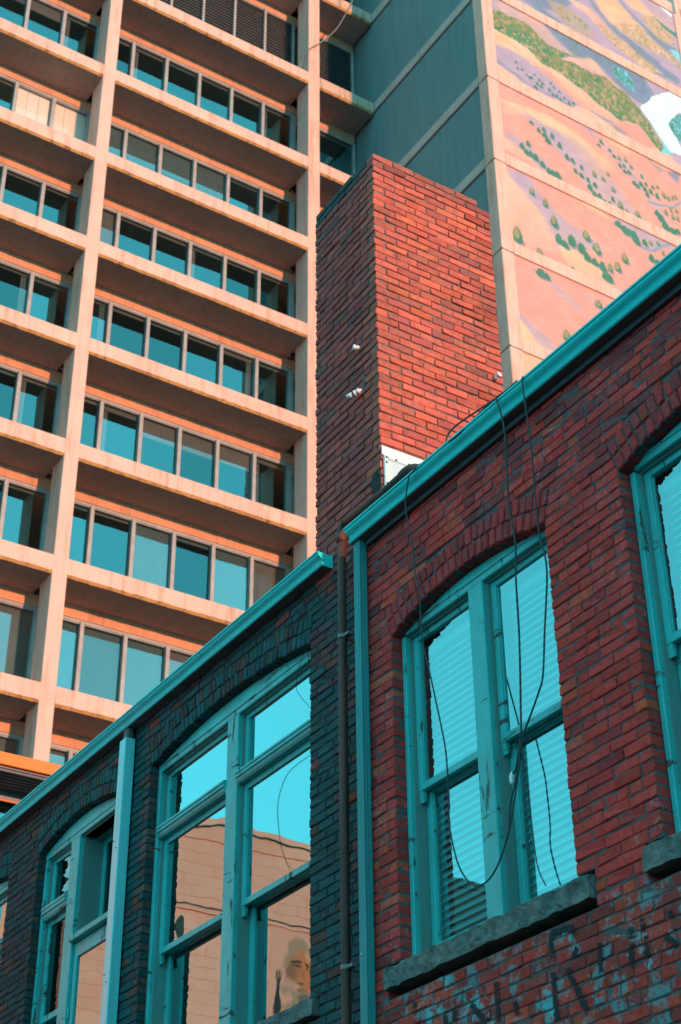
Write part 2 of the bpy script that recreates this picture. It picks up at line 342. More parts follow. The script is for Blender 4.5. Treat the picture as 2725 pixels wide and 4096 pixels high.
def tower_window(fl, x0, x1, bay, zb, zt):
    fz = zt - .47                                        # under the lintel
    MB().box(x0, x1, TW - .02, TW + .30, fz + .115, zt).obj('lintel', 'lintel', tower)
    fr = MB()
    fr.box(x0 + .004, x1 - .004, TW + .004, TW + .10, fz + .03, fz + .115).box(x0 + .004, x1 - .004, TW + .022, TW + .10, fz, fz + .032)   # head rail with a shadow step
    fr.box(x0 + .004, x1 - .004, TW - .012, TW + .10, zb + .35, zb + .45)
    xs = [m for m in MULL if x0 + .1 < m < x1 - .1]
    edges = [x0] + xs + [x1]
    for m in xs:
        fr.cbox(m - .058, m + .058, TW - .075, TW + .09, zb + .45, fz + .028, .008)
        fr.box(m - .012, m + .012, TW - .083, TW - .07, zb + 1.8, zb + 1.88)
    for e in (x0, x1): fr.box(e - .085 if e == x1 else e, e + .085 if e == x0 else e, TW - .04, TW + .09, zb + .45, fz + .028)
    o = fr.obj('window', 'mullion', tower)
    MB().box(x0 + .006, x1 - .006, TW + .0, TW + .2, zb, zb + .35).obj('spandrel', 'lintel', tower)
    for i in range(len(edges) - 1):
        a, b = edges[i] + .06, edges[i + 1] - .06
        e1, e2 = RNG.normal() * .007, RNG.normal() * .005; MB().add([(a, TW + .05 + e2, zb + .45), (b, TW + .05 - e2, zb + .45), (b, TW + .05 - e2 + e1, fz + .01), (a, TW + .05 + e2 + e1, fz + .01)], [(0, 1, 2, 3)]).obj('pane', 'clear_glass' if BL.get((fl, bay, i), ('', 0))[0] == 'blind_cream' else random.choice(('tower_glass', 'tower_glass', 'tower_glass_dull', 'tower_glass_bright')), o)
        key = (fl, bay, i); h = fz - (zb + .45)
        mt, dr = BL.get(key, ('blind_brown' if (fl + i) % 3 else 'blind_grey', .035 + .03 * ((fl * 7 + i * 3) % 4) / 3))
        vis = fz - (zb + 1.5); dz = dr * vis if dr < 1 else h - .02
        bm_ = MB(); sl = 3 if mt == 'blind_cream' else 1
        for q in range(sl):
            u0 = a + (b - a) * q / sl + .004; u1 = a + (b - a) * (q + 1) / sl - .004
            bm_.box(u0, u1, TW + .13, TW + .137, fz - dz, fz + .02)
        if 0 < dr < 1: bm_.box(a + .01, b - .01, TW + .12, TW + .15, fz - dz - .03, fz - dz)
        bm_.obj('blind', mt, o)
        if (fl * 5 + i * 3 + len(bay)) % 4 == 1 and dr < .6:
            cu = MB(); u = a + (b - a) * (.04 if i % 2 else .82)
            for q in range(4): cu.box(u + q * .045, u + q * .045 + .04, TW + .15 + .012 * (q % 2), TW + .16 + .012 * (q % 2), zb + .5, fz)
            cu.obj('curtain', 'blind_brown' if fl % 2 else 'blind_grey', o)
for fl in range(1, 12):
    zb = TOP[fl + 2]; zt = TOP[fl + 1] - .52
    for x0, x1, bay in BAYS: tower_window(fl, x0, x1, bay, zb, zt)
# louvred plant floors on top
for fl, (zb, zt) in enumerate(((TOP[2], TOP[1] - .52), (TOP[1], TOP[0] - .52))):
    for x0, x1, bay in BAYS:
        MB().box(x0, x1, TW - .02, TW + .30, zt - .355, zt).obj('lintel', 'lintel', tower)
        fr = MB(); fr.box(x0 + .004, x1 - .004, TW - .01, TW + .1, zt - .42, zt - .352)
        for m in [m for m in MULL if x0 + .1 < m < x1 - .1]: fr.box(m - .04, m + .04, TW - .07, TW + .06, zb, zt - .36)
        fr.box(x1 - .10, x1, TW - .05, TW + .06, zb, zt - .36)
        g = fr.obj('louvre_screen', 'mullion', tower)
        h = zt - .42 - zb; n = 26
        if (x0, x1) not in slatm:
            slatm[(x0, x1)] = MB().add([(x0, TW - .03, -.045), (x1, TW - .03, -.045), (x1, TW + .05, .028), (x0, TW + .05, .028), (x0, TW - .03, -.058), (x1, TW - .03, -.058), (x1, TW + .05, .016), (x0, TW + .05, .016)],
                                       [(0, 1, 2, 3), (4, 7, 6, 5), (0, 4, 5, 1), (2, 6, 7, 3), (0, 3, 7, 4), (1, 5, 6, 2)]).mesh('louvre_slat', 'slat_metal')
        for q in range(n):
            s = link('louvre_slat', slatm[(x0, x1)], g); s.location = (0, 0, zb + .06 + h * (q + .3) / n)
        MB().box(x0 + .01, x1 - .01, TW + .12, TW + .2, zb + .002, zt - .36).obj('backing_panel', 'interior_dark', tower)
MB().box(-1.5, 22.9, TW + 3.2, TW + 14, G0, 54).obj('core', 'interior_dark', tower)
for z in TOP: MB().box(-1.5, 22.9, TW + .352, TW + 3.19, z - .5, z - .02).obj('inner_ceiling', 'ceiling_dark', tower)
# side wing: stucco flank towards the street canyon, painted front
XW, YM = 22.99, 26.909; XM1 = 32.18
MB().box(XW + .06, 40, YM + .06, TB + 12, G0, 54.6).obj('wing_wall', 'teal_stucco', tower)
BOT = [z - .45 for z in TOP]
for i, z in enumerate(TOP[1:], 1):                       # storey bands with a dark drip joint below
    zb = BOT[i] + (.06 if i > 1 else 0)
    MB().prism_y([(XW, zb + .01), (XW + .07, zb - .012), (XW + .07, z + .05), (XW + .012, z + .02)], YM + .47, TB - .002).obj('storey_band', 'band_concrete', tower)
    MB().cbox(XW + .46, XM1 - .002, YM, YM + .08, zb, z + .08, .014).obj('storey_band', 'concrete', tower)
    MB().cbox(XM1 + .44, 40, YM, YM + .08, zb, z + .08, .014).obj('storey_band', 'concrete', tower)
    MB().box(XW + .03, XW + .068, YM + .5, TB, zb - .05, zb - .013).obj('drip_joint', 'dark_metal', tower)
    za = zb; zc = (BOT[i + 1] + .06 if i + 1 < len(BOT) else G0)
    # corner pilaster, one length for each storey, with a projecting joint collar
    MB().cbox(XW, XW + .455, YM - .006, YM + .46, zc + .012, za - .012, .02).obj('corner_pilaster', 'concrete', tower)
    MB().cbox(XW - .012, XW + .05, YM - .02, YM + .3, za + .02, za + .47, .008).obj('joint_collar', 'concrete', tower)
    MB().cbox(XM1, XM1 + .44, YM - .006, YM + .3, zc + .012, za - .012, .02).obj('pilaster', 'concrete', tower)
    MB().box(XW + .01, XW + .44, YM + .01, YM + .44, za - .013, za + .013).obj('pilaster_joint', 'dark_metal', tower)
MB().box(XW + .05, XW + .058, YM + .462, TB, G0, 54).obj('flank_panel', 'teal_stucco', tower)
# painted hillside between the bands: one sheet of paint, coloured point by point
MURAL=[('slate',[(24.83,43.68),(26.45,45.49),(28.48,46.69),(27.42,45.35),(26.77,44.49),(26.09,44.11),(25.53,43.88)]),
('slate',[(25.05,43.82),(25.54,44.01),(26.68,43.61),(26.46,43.53),(25.54,43.45)]),
('ochre',[(26.01,44.44),(26.57,44.61),(27.21,44.51),(27.78,44.18),(28.06,43.79),(27.44,43.65),(26.69,43.75),(26.2,44.12)]),
('peach',[(26.62,45.09),(27.42,45.35),(28.08,45.25),(28.38,45.0),(28.8,44.75),(28.44,44.59),(27.9,44.76),(27.17,45.06)]),
('slate',[(27.71,45.92),(28.14,45.82),(28.66,45.43),(29.38,44.85),(30.21,44.66),(31.03,44.33),(31.97,44.06),(31.92,43.78),(30.34,43.6),(29.44,44.51),(28.81,44.82),(28.31,45.34)]),
('orange',[(28.12,46.06),(29.28,46.68),(29.76,46.39),(30.34,45.97),(28.84,45.1),(28.44,45.49)]),
('rust',[(28.84,45.1),(30.34,45.97),(31.19,45.39),(32.08,45.02),(32.06,44.62),(31.58,44.85),(30.52,44.78),(29.39,44.92)]),
('rust',[(28.12,44.71),(28.57,44.73),(29.33,44.5),(30.14,44.17),(31.19,43.85),(30.34,43.6),(29.35,43.82),(28.61,44.19)]),
('slate',[(29.35,46.79),(29.68,46.68),(30.47,46.05),(31.35,45.69),(32.24,45.7),(32.17,45.27),(31.46,45.23),(30.64,45.64),(29.91,46.23)]),
('orange',[(29.72,46.97),(30.42,47.35),(31.08,46.97),(31.59,46.82),(30.79,46.65),(30.09,46.67)]),
('rust',[(30.4,46.41),(30.99,46.78),(31.67,46.54),(32.11,45.95),(31.35,45.69),(30.71,46.07)]),
('green',[(31.0,46.85),(31.4,46.77),(32.16,46.65),(32.12,46.35),(31.55,46.53)]),
('lav',[(30.31,47.42),(31.21,47.86),(32.11,47.42),(32.11,46.68),(31.43,46.92),(30.8,47.13)]),
('white',[(31.48,47.66),(31.68,47.75),(32.14,47.64),(32.11,47.45),(31.76,47.54)]),
('cyan',[(31.66,45.38),(32.09,45.65),(32.2,45.48),(32.13,45.05),(31.87,45.22)]),
('pinklav',[(23.47,42.8),(23.85,43.05),(24.99,43.1),(25.66,43.04),(26.15,42.6),(26.95,42.22),(25.68,42.13),(24.94,42.58),(23.81,42.6)]),
('peach',[(24.51,43.05),(24.99,43.1),(25.56,43.06),(25.71,42.97),(25.23,42.89)]),
('slate',[(25.61,43.07),(26.95,43.16),(28.59,43.18),(30.05,43.18),(30.56,42.43),(29.93,41.58),(29.11,41.65),(28.24,42.17),(27.85,42.48),(27.64,42.57),(26.95,42.19),(25.76,42.98)]),
('teal',[(28.66,42.85),(29.23,42.94),(29.46,42.58),(29.49,41.99),(29.16,42.04),(28.77,42.42)]),
('olive',[(23.43,42.32),(23.81,42.6),(24.94,42.58),(25.68,42.13),(26.52,42.17),(26.95,42.19),(26.22,41.77),(25.52,41.59),(24.87,41.28),(24.37,41.39),(23.4,41.47)]),
('greeno',[(23.65,41.77),(24.43,42.02),(25.24,41.93),(26.07,41.83),(25.52,41.59),(24.87,41.28),(24.37,41.39),(23.83,41.53)]),
('peach',[(26.22,41.77),(26.83,42.05),(27.64,42.57),(27.95,42.42),(28.56,42.05),(29.11,41.65),(28.22,41.98),(27.12,41.81),(26.47,41.72)]),
('olive',[(24.9,41.27),(25.2,41.48),(25.95,41.76),(26.48,41.78),(27.12,41.81),(28.22,41.98),(29.11,41.65),(29.61,41.28),(30.08,40.71),(30.47,39.98),(30.37,39.52),(29.82,40.1),(29.48,40.37),(29.1,40.4),(28.62,40.1),(27.5,40.55),(26.69,40.84),(25.41,41.02)]),
('greeno',[(25.56,40.99),(26.2,41.08),(27.01,40.85),(27.73,40.62),(28.66,40.39),(29.33,40.47),(29.82,40.1),(29.48,40.37),(29.1,40.4),(28.62,40.1),(27.5,40.55),(26.69,40.84)]),
('pinklav',[(27.14,42.0),(28.24,42.11),(29.11,41.65),(29.61,41.28),(29.15,41.13),(28.39,41.59),(27.65,41.76)]),
('yellow',[(23.4,41.47),(23.83,41.53),(24.37,41.39),(24.87,41.28),(25.41,41.02),(26.69,40.84),(27.5,40.55),(28.62,40.1),(28.15,39.78),(27.31,39.8),(26.32,40.27),(25.54,40.74),(24.62,40.78),(23.42,40.81)]),
('orange',[(23.41,41.27),(24.06,41.32),(24.74,40.97),(24.03,40.95),(23.44,40.99)]),
('pink',[(24.63,40.84),(25.55,40.81),(26.33,40.39),(27.32,39.92),(27.94,39.81),(27.3,39.73),(26.3,40.08),(25.51,40.5)]),
('slate',[(23.41,39.99),(24.14,39.8),(24.92,39.63),(25.84,39.71),(26.51,39.63),(27.32,39.86),(28.0,39.84),(28.61,40.01),(27.92,39.62),(27.25,39.76),(26.78,39.74),(26.5,39.55),(24.91,39.54),(24.12,39.65),(23.41,39.82)]),
('peach',[(23.39,39.78),(24.12,39.62),(24.91,39.51),(26.49,39.53),(26.83,39.76),(27.26,39.83),(28.04,39.72),(28.93,39.61),(30.86,39.67),(30.72,38.79),(23.28,38.95)]),
('pink',[(28.04,39.72),(28.62,40.1),(29.1,40.41),(29.48,40.37),(29.82,40.1),(30.43,39.73),(29.73,39.46),(28.83,39.61)]),
('slate',[(28.07,39.73),(28.47,39.76),(29.1,39.64),(28.44,39.54)]),
('cyan',[(30.3,40.72),(30.6,40.47),(31.01,39.87),(30.33,39.44),(30.5,40.0)]),
('white',[(29.67,41.34),(30.09,41.91),(30.64,42.53),(32.76,44.14),(32.57,43.02),(31.62,42.24),(31.04,41.49),(31.1,41.16),(31.49,40.07),(30.83,39.83),(30.28,40.59),(30.01,40.97)]),
('teal',[(30.96,41.32),(31.19,41.69),(31.88,42.42),(32.52,42.75),(32.12,40.4),(31.5,40.49),(31.14,40.88)]),
('rust',[(31.13,41.36),(31.63,42.0),(32.06,42.12),(31.88,41.05),(31.36,41.0)]),
('yellow',[(23.43,38.19),(24.23,38.41),(25.19,38.52),(26.08,38.53),(26.85,38.27),(27.8,37.86),(28.1,37.39),(27.38,37.39),(26.35,37.8),(25.49,38.01),(24.64,38.21),(23.77,38.0)]),
('peach',[(23.42,37.9),(24.21,38.26),(24.37,38.05),(23.48,37.55)]),
('lav',[(24.21,38.26),(24.64,38.21),(25.15,38.11),(25.86,38.11),(26.52,37.7),(27.37,37.29),(28.02,36.77),(28.66,36.16),(28.97,35.75),(27.53,35.77),(27.01,35.88),(26.23,36.69),(25.43,37.4),(24.7,37.9)]),
('pinklav',[(25.86,38.11),(26.73,38.01),(27.39,37.49),(28.03,36.88),(27.63,36.57),(26.65,37.29)]),
('lav',[(23.44,36.82),(23.92,36.81),(24.51,36.75),(24.99,36.4),(25.7,35.85),(26.39,35.84),(27.01,35.88),(26.74,35.83),(25.53,35.85),(24.86,35.96),(24.3,36.31),(23.65,36.56)]),
('peach',[(23.44,36.54),(24.3,36.31),(24.86,35.96),(25.27,35.86),(23.44,35.98)]),
('lav',[(26.04,39.0),(26.75,38.9),(27.52,38.54),(28.19,38.02),(28.85,37.49),(29.5,36.87),(29.92,35.94),(30.31,36.03),(29.89,36.97),(29.38,37.28),(28.73,37.91),(28.41,38.33),(27.87,38.43),(27.21,38.96)]),
('orange',[(27.23,39.17),(28.35,39.24),(29.25,38.98),(28.66,38.76),(27.93,38.86)]),
('pinklav',[(27.7,38.54),(28.43,38.44),(29.11,38.02),(29.82,37.7),(29.08,37.81),(28.2,38.12)]),
('slate',[(29.35,39.04),(30.0,38.88),(30.56,38.78),(30.98,38.4),(31.1,39.17),(30.77,38.89),(30.15,38.67)]),
('road',[(29.27,36.89),(29.89,36.97),(30.52,37.33),(30.97,37.76),(30.93,37.54),(30.49,37.15),(29.87,36.84),(29.39,36.76)]),
('peach',[(23.5,35.24),(23.9,34.64),(24.52,34.16),(24.96,33.58),(25.29,32.75),(23.26,31.78),(23.39,34.38)]),
('lav',[(23.46,35.27),(23.96,35.3),(24.37,35.25),(24.67,34.86),(25.28,34.27),(26.1,34.06),(26.78,33.94),(27.26,33.7),(25.2,32.71),(24.96,33.58),(24.52,34.16),(23.9,34.64)]),
('yellow',[(26.34,35.35),(26.95,35.39),(27.29,35.28),(27.8,35.07),(27.26,35.04),(26.75,35.2)]),
('lav',[(27.6,35.3),(28.37,35.36),(29.3,35.54),(30.21,35.42),(30.35,35.18),(28.97,34.52),(28.56,34.81),(28.14,34.97)]),
('yellow',[(25.27,33.01),(25.8,33.09),(26.24,32.99),(26.74,32.84),(27.09,32.62),(27.35,32.29),(27.64,32.15),(27.03,32.14),(26.13,32.1),(25.63,32.25),(25.42,32.68)]),
('peach',[(27.64,32.15),(27.35,32.29),(27.81,32.31)]),
('lav',[(24.73,31.27),(25.1,31.03),(25.48,30.84),(25.82,30.66),(26.23,30.48),(25.67,30.59),(25.16,30.88)]),
('road',[(27.31,32.25),(27.66,32.33),(28.09,32.62),(28.06,32.46),(27.64,32.19),(27.37,32.12)]),
('road',[(28.76,34.59),(29.17,34.67),(29.71,35.05),(30.06,35.42),(30.03,35.24),(29.69,34.87),(29.16,34.58),(28.82,34.46)]),
('lav',[(23.94,31.61),(24.27,31.57),(24.74,31.36),(25.15,31.2),(25.54,31.0),(25.89,30.73),(25.48,30.76),(24.96,30.99),(24.58,31.42)]),
('lav',[(26.04,31.59),(26.32,31.44),(26.51,31.22),(26.74,30.98),(26.38,31.2)]),
('yellow',[(23.42,29.4),(23.71,29.1),(24.0,28.78),(24.45,28.45),(24.71,27.88),(23.28,26.91),(23.22,28.06)]),
('lav',[(23.42,29.67),(23.74,29.44),(24.05,29.25),(24.35,29.1),(24.69,28.84),(24.86,28.5),(24.56,28.38),(24.23,28.64),(23.86,28.97),(23.44,29.37)])]
TREES=[(24.29,40.37,0.07,0.09,0),(24.32,40.11,0.07,0.09,0),(24.51,40.16,0.07,0.09,0),(24.68,40.02,0.06,0.08,0),(25.02,40.23,0.06,0.08,0),(24.8,39.96,0.08,0.1,0),(24.9,40.02,0.07,0.09,0),(25.22,40.09,0.07,0.1,0),(25.34,40.0,0.07,0.09,0),(25.11,39.85,0.08,0.12,0),(25.27,39.83,0.09,0.14,0),(25.01,39.63,0.1,0.14,0),(25.69,40.21,0.06,0.09,0),(25.81,40.09,0.07,0.1,0),(25.6,39.86,0.08,0.14,0),(26.03,40.0,0.09,0.1,0),(25.74,39.71,0.09,0.12,0),(25.9,39.74,0.09,0.14,0),(26.05,39.68,0.1,0.12,0),(26.22,39.84,0.08,0.13,0),(26.41,39.72,0.1,0.16,0),(26.6,39.81,0.08,0.14,0),(24.68,37.84,0.14,0.14,0),(24.95,37.66,0.12,0.2,0),(25.17,37.8,0.12,0.18,0),(25.49,37.7,0.14,0.23,0),(25.77,37.44,0.14,0.25,0),(26.03,37.07,0.14,0.25,0),(26.25,37.03,0.14,0.22,0),(26.61,36.91,0.11,0.19,0),(26.82,36.48,0.12,0.22,0),(27.1,36.41,0.14,0.22,0),(26.56,36.53,0.15,0.2,0),(26.87,36.18,0.18,0.27,0),(27.25,36.0,0.14,0.2,0),(27.8,36.14,0.12,0.21,0),(27.44,35.88,0.11,0.12,0),(27.64,35.9,0.11,0.12,0),(27.03,35.98,0.18,0.2,0),(26.32,36.6,0.14,0.16,0),(27.62,38.61,0.13,0.18,0),(27.5,38.38,0.13,0.11,0),(27.96,38.4,0.11,0.14,0),(28.12,38.23,0.11,0.15,0),(28.33,37.92,0.11,0.17,0),(28.52,38.0,0.1,0.15,0),(28.52,37.75,0.14,0.14,0),(28.71,37.81,0.13,0.17,0),(29.27,37.92,0.11,0.17,0),(28.87,37.4,0.14,0.18,0),(29.01,37.34,0.13,0.18,0),(29.18,37.52,0.13,0.23,0),(29.4,37.63,0.1,0.17,0),(29.34,37.36,0.14,0.21,0),(29.58,37.39,0.14,0.21,0),(29.85,37.33,0.14,0.24,0),(29.71,37.65,0.1,0.14,0),(29.41,37.15,0.14,0.17,0),(24.19,36.55,0.15,0.25,0),(24.45,36.8,0.13,0.23,0),(24.35,36.38,0.17,0.24,0),(24.52,36.38,0.17,0.24,0),(24.71,36.33,0.19,0.29,0),(24.96,36.16,0.2,0.27,0),(25.2,36.01,0.2,0.24,0),(25.55,36.0,0.23,0.31,0),(25.37,36.0,0.16,0.24,0),(25.19,37.55,0.2,0.2,0),(25.3,37.37,0.2,0.23,0),(27.12,36.89,0.14,0.25,1),(27.49,36.88,0.12,0.19,1),(27.73,37.22,0.08,0.15,1),(27.88,36.61,0.14,0.21,1),(28.33,38.25,0.1,0.17,1),(28.62,38.32,0.1,0.18,1),(28.11,36.06,0.16,0.32,1),(28.81,36.02,0.17,0.28,1),(28.83,38.14,0.11,0.18,1),(28.36,35.93,0.11,0.14,1),(29.94,37.79,0.1,0.14,1),(30.17,37.54,0.14,0.24,1),(30.37,37.5,0.11,0.21,1),(30.72,37.73,0.09,0.17,1),(30.56,37.62,0.09,0.2,1),(30.14,36.76,0.13,0.24,1),(30.38,36.98,0.1,0.16,1),(30.66,37.07,0.1,0.16,1),(30.43,36.71,0.13,0.24,1),(30.65,36.73,0.11,0.21,1),(24.41,34.74,0.17,0.29,1),(24.9,34.51,0.17,0.33,1),(25.18,33.91,0.24,0.43,1),(23.68,32.61,0.32,0.64,1),(26.45,33.96,0.25,0.37,1),(25.83,33.48,0.26,0.39,1),(26.8,33.6,0.26,0.33,1),(24.47,32.4,0.15,0.15,1),(25.3,33.27,0.23,0.32,0),(25.5,33.15,0.26,0.26,0),(26.19,33.35,0.26,0.3,0),(27.89,35.12,0.27,0.27,0),(28.14,35.02,0.27,0.3,0),(28.36,34.99,0.27,0.3,0),(28.57,34.86,0.27,0.41,0),(28.93,34.85,0.16,0.23,0),(29.73,36.5,0.21,0.28,0),(29.89,36.35,0.28,0.35,0),(30.04,36.09,0.31,0.32,0),(30.31,36.03,0.28,0.25,0),(30.55,36.11,0.21,0.21,0),(29.2,34.98,0.12,0.15,1),(29.56,35.11,0.12,0.15,1),(25.3,33.23,0.23,0.37,0),(25.8,33.4,0.23,0.43,0),(25.54,33.12,0.23,0.26,0),(26.19,33.28,0.26,0.41,0),(26.39,33.02,0.26,0.32,0),(26.68,32.97,0.23,0.29,0),(26.98,32.92,0.26,0.41,0),(27.09,32.58,0.32,0.35,0),(27.2,32.56,0.26,0.32,0),(25.74,32.22,0.14,0.2,0),(24.47,31.48,0.36,0.34,0),(28.18,34.99,0.27,0.36,0),(28.53,34.92,0.27,0.42,0),(28.62,34.72,0.21,0.27,0),(28.96,34.85,0.18,0.27,0),(29.16,34.3,0.21,0.33,0),(29.39,34.25,0.18,0.21,0),(24.49,32.23,0.23,0.34,1),(26.46,33.93,0.23,0.41,1),(26.85,33.57,0.23,0.44,1),(27.97,33.73,0.24,0.41,1),(27.61,33.21,0.23,0.41,1),(27.28,33.02,0.18,0.35,1),(25.18,33.89,0.23,0.46,1),(26.61,31.27,0.23,0.31,1),(25.2,29.46,0.25,0.41,1),(29.22,34.97,0.12,0.18,1),(29.54,35.11,0.12,0.15,1),(29.71,34.78,0.12,0.18,1),(28.08,36.01,0.18,0.3,1),(28.82,36.01,0.18,0.28,1),(24.67,31.46,0.2,0.26,0),(24.47,31.54,0.2,0.2,0),(24.5,32.25,0.26,0.3,1)]

E1 = np.array((1.36, 1.04, .98))     # what a sunlit paint of albedo 1 shows
def paint(*c): return np.clip(np.array(lin(c)) / E1, .01, .92)
PC = dict(lav=paint(202, 160, 176), pinklav=paint(228, 170, 162), slate=paint(140, 140, 164), ochre=paint(205, 160, 120), peach=paint(255, 188, 160), orange=paint(255, 178, 135), yellow=paint(255, 198, 155),
          pink=paint(252, 160, 142), olive=paint(150, 138, 92), greeno=paint(112, 142, 100), green=paint(96, 140, 115), rust=paint(220, 165, 130), white=paint(240, 246, 246), cyan=paint(150, 205, 210), teal=paint(110, 165, 170), road=paint(168, 158, 172))
def inside(px_, pz_, poly):
    c = np.zeros(px_.shape, bool); n = len(poly)
    for i in range(n):
        (xa, za), (xb, zb) = poly[i], poly[(i + 1) % n]
        if za == zb: continue
        c ^= ((za > pz_) != (zb > pz_)) & (px_ < (xb - xa) * (pz_ - za) / (zb - za) + xa)
    return c
def vnoise(x, z, s, seed):
    g = np.random.default_rng(seed).random((64, 64)); u, v = x * s, z * s; i, j = np.floor(u).astype(int), np.floor(v).astype(int); fu, fv = u - i, v - j
    fu = fu * fu * (3 - 2 * fu); fv = fv * fv * (3 - 2 * fv); q = lambda a, b: g[a % 64, b % 64]
    return (q(i, j) * (1 - fu) + q(i + 1, j) * fu) * (1 - fv) + (q(i, j + 1) * (1 - fu) + q(i + 1, j + 1) * fu) * fv
def order(L, hard):
    out = [q for q in L if q[0] not in hard and q[0] not in ('olive', 'greeno')]; keep = [q for q in L if q[0] in ('olive', 'greeno')]
    return out + [(None, None)] + keep + [q for q in L if q[0] in hard]
def mural_panel(z0, z1, base):
    st = .036; x0, x1 = XW + .455, XM1; nx = int((x1 - x0) / st); nz = max(2, int((z1 - z0) / st))
    gx, gz = np.meshgrid(np.linspace(x0, x1, nx + 1), np.linspace(z0, z1, nz + 1)); X, Z = gx.ravel(), gz.ravel()
    wx = X + (vnoise(X, Z, 2.2, 1) - .5) * .16; wz = Z + (vnoise(X, Z, 2.2, 2) - .5) * .16
    C = np.tile(PC[base], (len(X), 1))
    hard = ('white', 'cyan', 'teal', 'road', 'green')
    def soften():
        D = C.reshape(nz + 1, nx + 1, 3).copy()
        for ax, rad in ((0, 4), (1, 4), (0, 4), (1, 4)):
            P = np.concatenate([np.repeat(D.take([0], ax), rad, ax), D, np.repeat(D.take([-1], ax), rad, ax)], ax); S = np.cumsum(P, ax)
            S = np.concatenate([np.zeros_like(S.take([0], ax)), S], ax); n_ = D.shape[ax]; D = (S.take(range(2 * rad + 1, 2 * rad + 1 + n_), ax) - S.take(range(n_), ax)) / (2 * rad + 1)
        C[:] = C * .55 + D.reshape(-1, 3) * .45
    for cname, poly in order(MURAL, hard):
        if cname is None: soften(); continue
        m = inside(wx, wz, poly)
        if not m.any(): continue
        p = np.array(poly); h = p[:, 1].max() - p[:, 1].min(); t = ((p[:, 1].max() - wz[m]) / max(h, .1))[:, None]
        c0 = PC[cname]; c1 = {'yellow': PC['pink'], 'lav': PC['pinklav'], 'olive': PC['greeno'], 'peach': PC['pink'], 'orange': PC['peach'], 'white': PC['white'], 'slate': PC['slate']}.get(cname, c0 * .93)
        C[m] = c0 * (1 - t * .8) + c1 * t * .8
        if cname in ('olive', 'greeno', 'rust', 'ochre', 'slate', 'teal'):
            d1 = vnoise(X[m], Z[m] * .6, 13.5, 5); d2 = vnoise(X[m], Z[m] * .6, 15.5, 9)
            k1 = {'olive': PC['ochre'] * .9, 'greeno': PC['rust'] * .85, 'rust': PC['peach'], 'ochre': PC['lav'], 'slate': PC['greeno'], 'teal': PC['green']}[cname]
            k2 = {'olive': PC['green'] * .8, 'greeno': PC['green'] * .7, 'rust': PC['greeno'], 'ochre': PC['greeno'], 'slate': PC['slate'] * .9, 'teal': PC['cyan']}[cname]
            lim = .78 if cname == 'slate' else .62
            cc = C[m]; cc[d1 > lim] = k1; cc[d2 > .76] = k2; C[m] = cc
    for tx, tz, tw, th, kd in TREES:
        if not (z0 - 1 < tz < z1 + 1): continue
        u = (X - tx) / (tw * .5 + .02); v = (Z - tz) / (th * .5 + .02); u2 = u * (1 + .35 * v)
        sh = ((u - .5) ** 2 + ((v + .75) / .5) ** 2) < 1; C[sh] = C[sh] * .35 + PC['slate'] * .65 * .8
        m = u2 * u2 + v * v < 1; C[m] = PC['green'] * .85
        if kd:
            hi = (u2 + .15) ** 2 / .45 + (v - .25) ** 2 / .5 < 1; C[hi] = PC['olive'] * .55 + PC['ochre'] * .45
    C *= (.95 + .11 * vnoise(X * .5, Z * 1.6, 9., 12) * vnoise(X, Z, 3., 13) * 2)[:, None]; C = np.clip(C, .01, .92)
    me = bpy.data.meshes.new('mural_panel'); W = nx + 1
    vs = np.stack([X, np.full(len(X), YM + .045), Z], 1)
    fs = [(j * W + i, j * W + i + 1, (j + 1) * W + i + 1, (j + 1) * W + i) for j in range(nz) for i in range(nx)]
    me.from_pydata(vs.tolist(), [], fs); at = me.color_attributes.new('paint', 'FLOAT_COLOR', 'POINT')
    at.data.foreach_set('color', np.concatenate([C, np.ones((len(X), 1))], 1).ravel().astype(np.float32)); me.materials.append(M['mural_paint'])
    o = link('mural_panel', me, tower); return o
for i in range(1, 7):
    zt = BOT[i] + (.06 if i > 1 else 0); zb = TOP[i + 1] + .08
    mural_panel(zb, zt, 'lav' if i <= 2 else 'pink')
MB().box(XW + .455, 40, YM + .05, YM + .2, G0, TOP[7] + .1).box(XM1 + .2, 40, YM + .05, YM + .2, TOP[7], 54).obj('front_panel', 'concrete', tower)
# loose cable draped from the roof over a column
tag(MB().tube(smooth_path([(22.2, 33.14, 48.6), (22.05, 33.15, 48.05), (21.8, 33.15, 47.35), (21.4, 33.14, 46.31), (20.93, 33.14, 45.49), (20.64, 33.15, 45.06), (20.27, 33.15, 44.57), (20.18, 33.45, 44.25), (20.13, 33.6, 43.98), (20.12, 33.7, 43.5)]), .022, 6).obj('roof_cable', 'wire_grey', None, True),
    'thin loose cable draped over the tower column by the top louvres', 'cable')

# ================================================================== low annex with orange fascia, seen between gutter and tower
an = thing('annex_building', (6, 22, G0), 'low annex with bright orange fascia and corrugated canopy at the left edge', 'building')
MB().cbox(2.6, 13, 22.0, 22.06, 10.225, 10.43, .01).obj('fascia', 'orange_paint', an)
b = MB(); prof = []
for i in range(7):
    y = 22.065 + i * .11; prof += [(y, 10.20), (y + .03, 10.20), (y + .045, 10.165), (y + .09, 10.165), (y + .105, 10.20)]
prof += [(22.84, 10.20), (22.84, 10.25), (22.065, 10.25)]
b.prism_x(prof, 2.6, 13); b.obj('corrugated_canopy', 'corrugated', an)
MB().box(2.6, 13, 22.845, 23.1, 10.02, 10.25).obj('beam', 'corrugated', an)
MB().box(2.6, 13, 22.83, 22.842, 10.0, 10.022).obj('red_trim', 'orange_paint', an)
MB().box(2.6, 13, 22.9, 22.93, G0, 10.018).obj('glazing', 'tower_glass', an)
MB().box(2.6, 13, 23.2, 28, G0, 10.0).obj('wall', 'interior_dark', an)
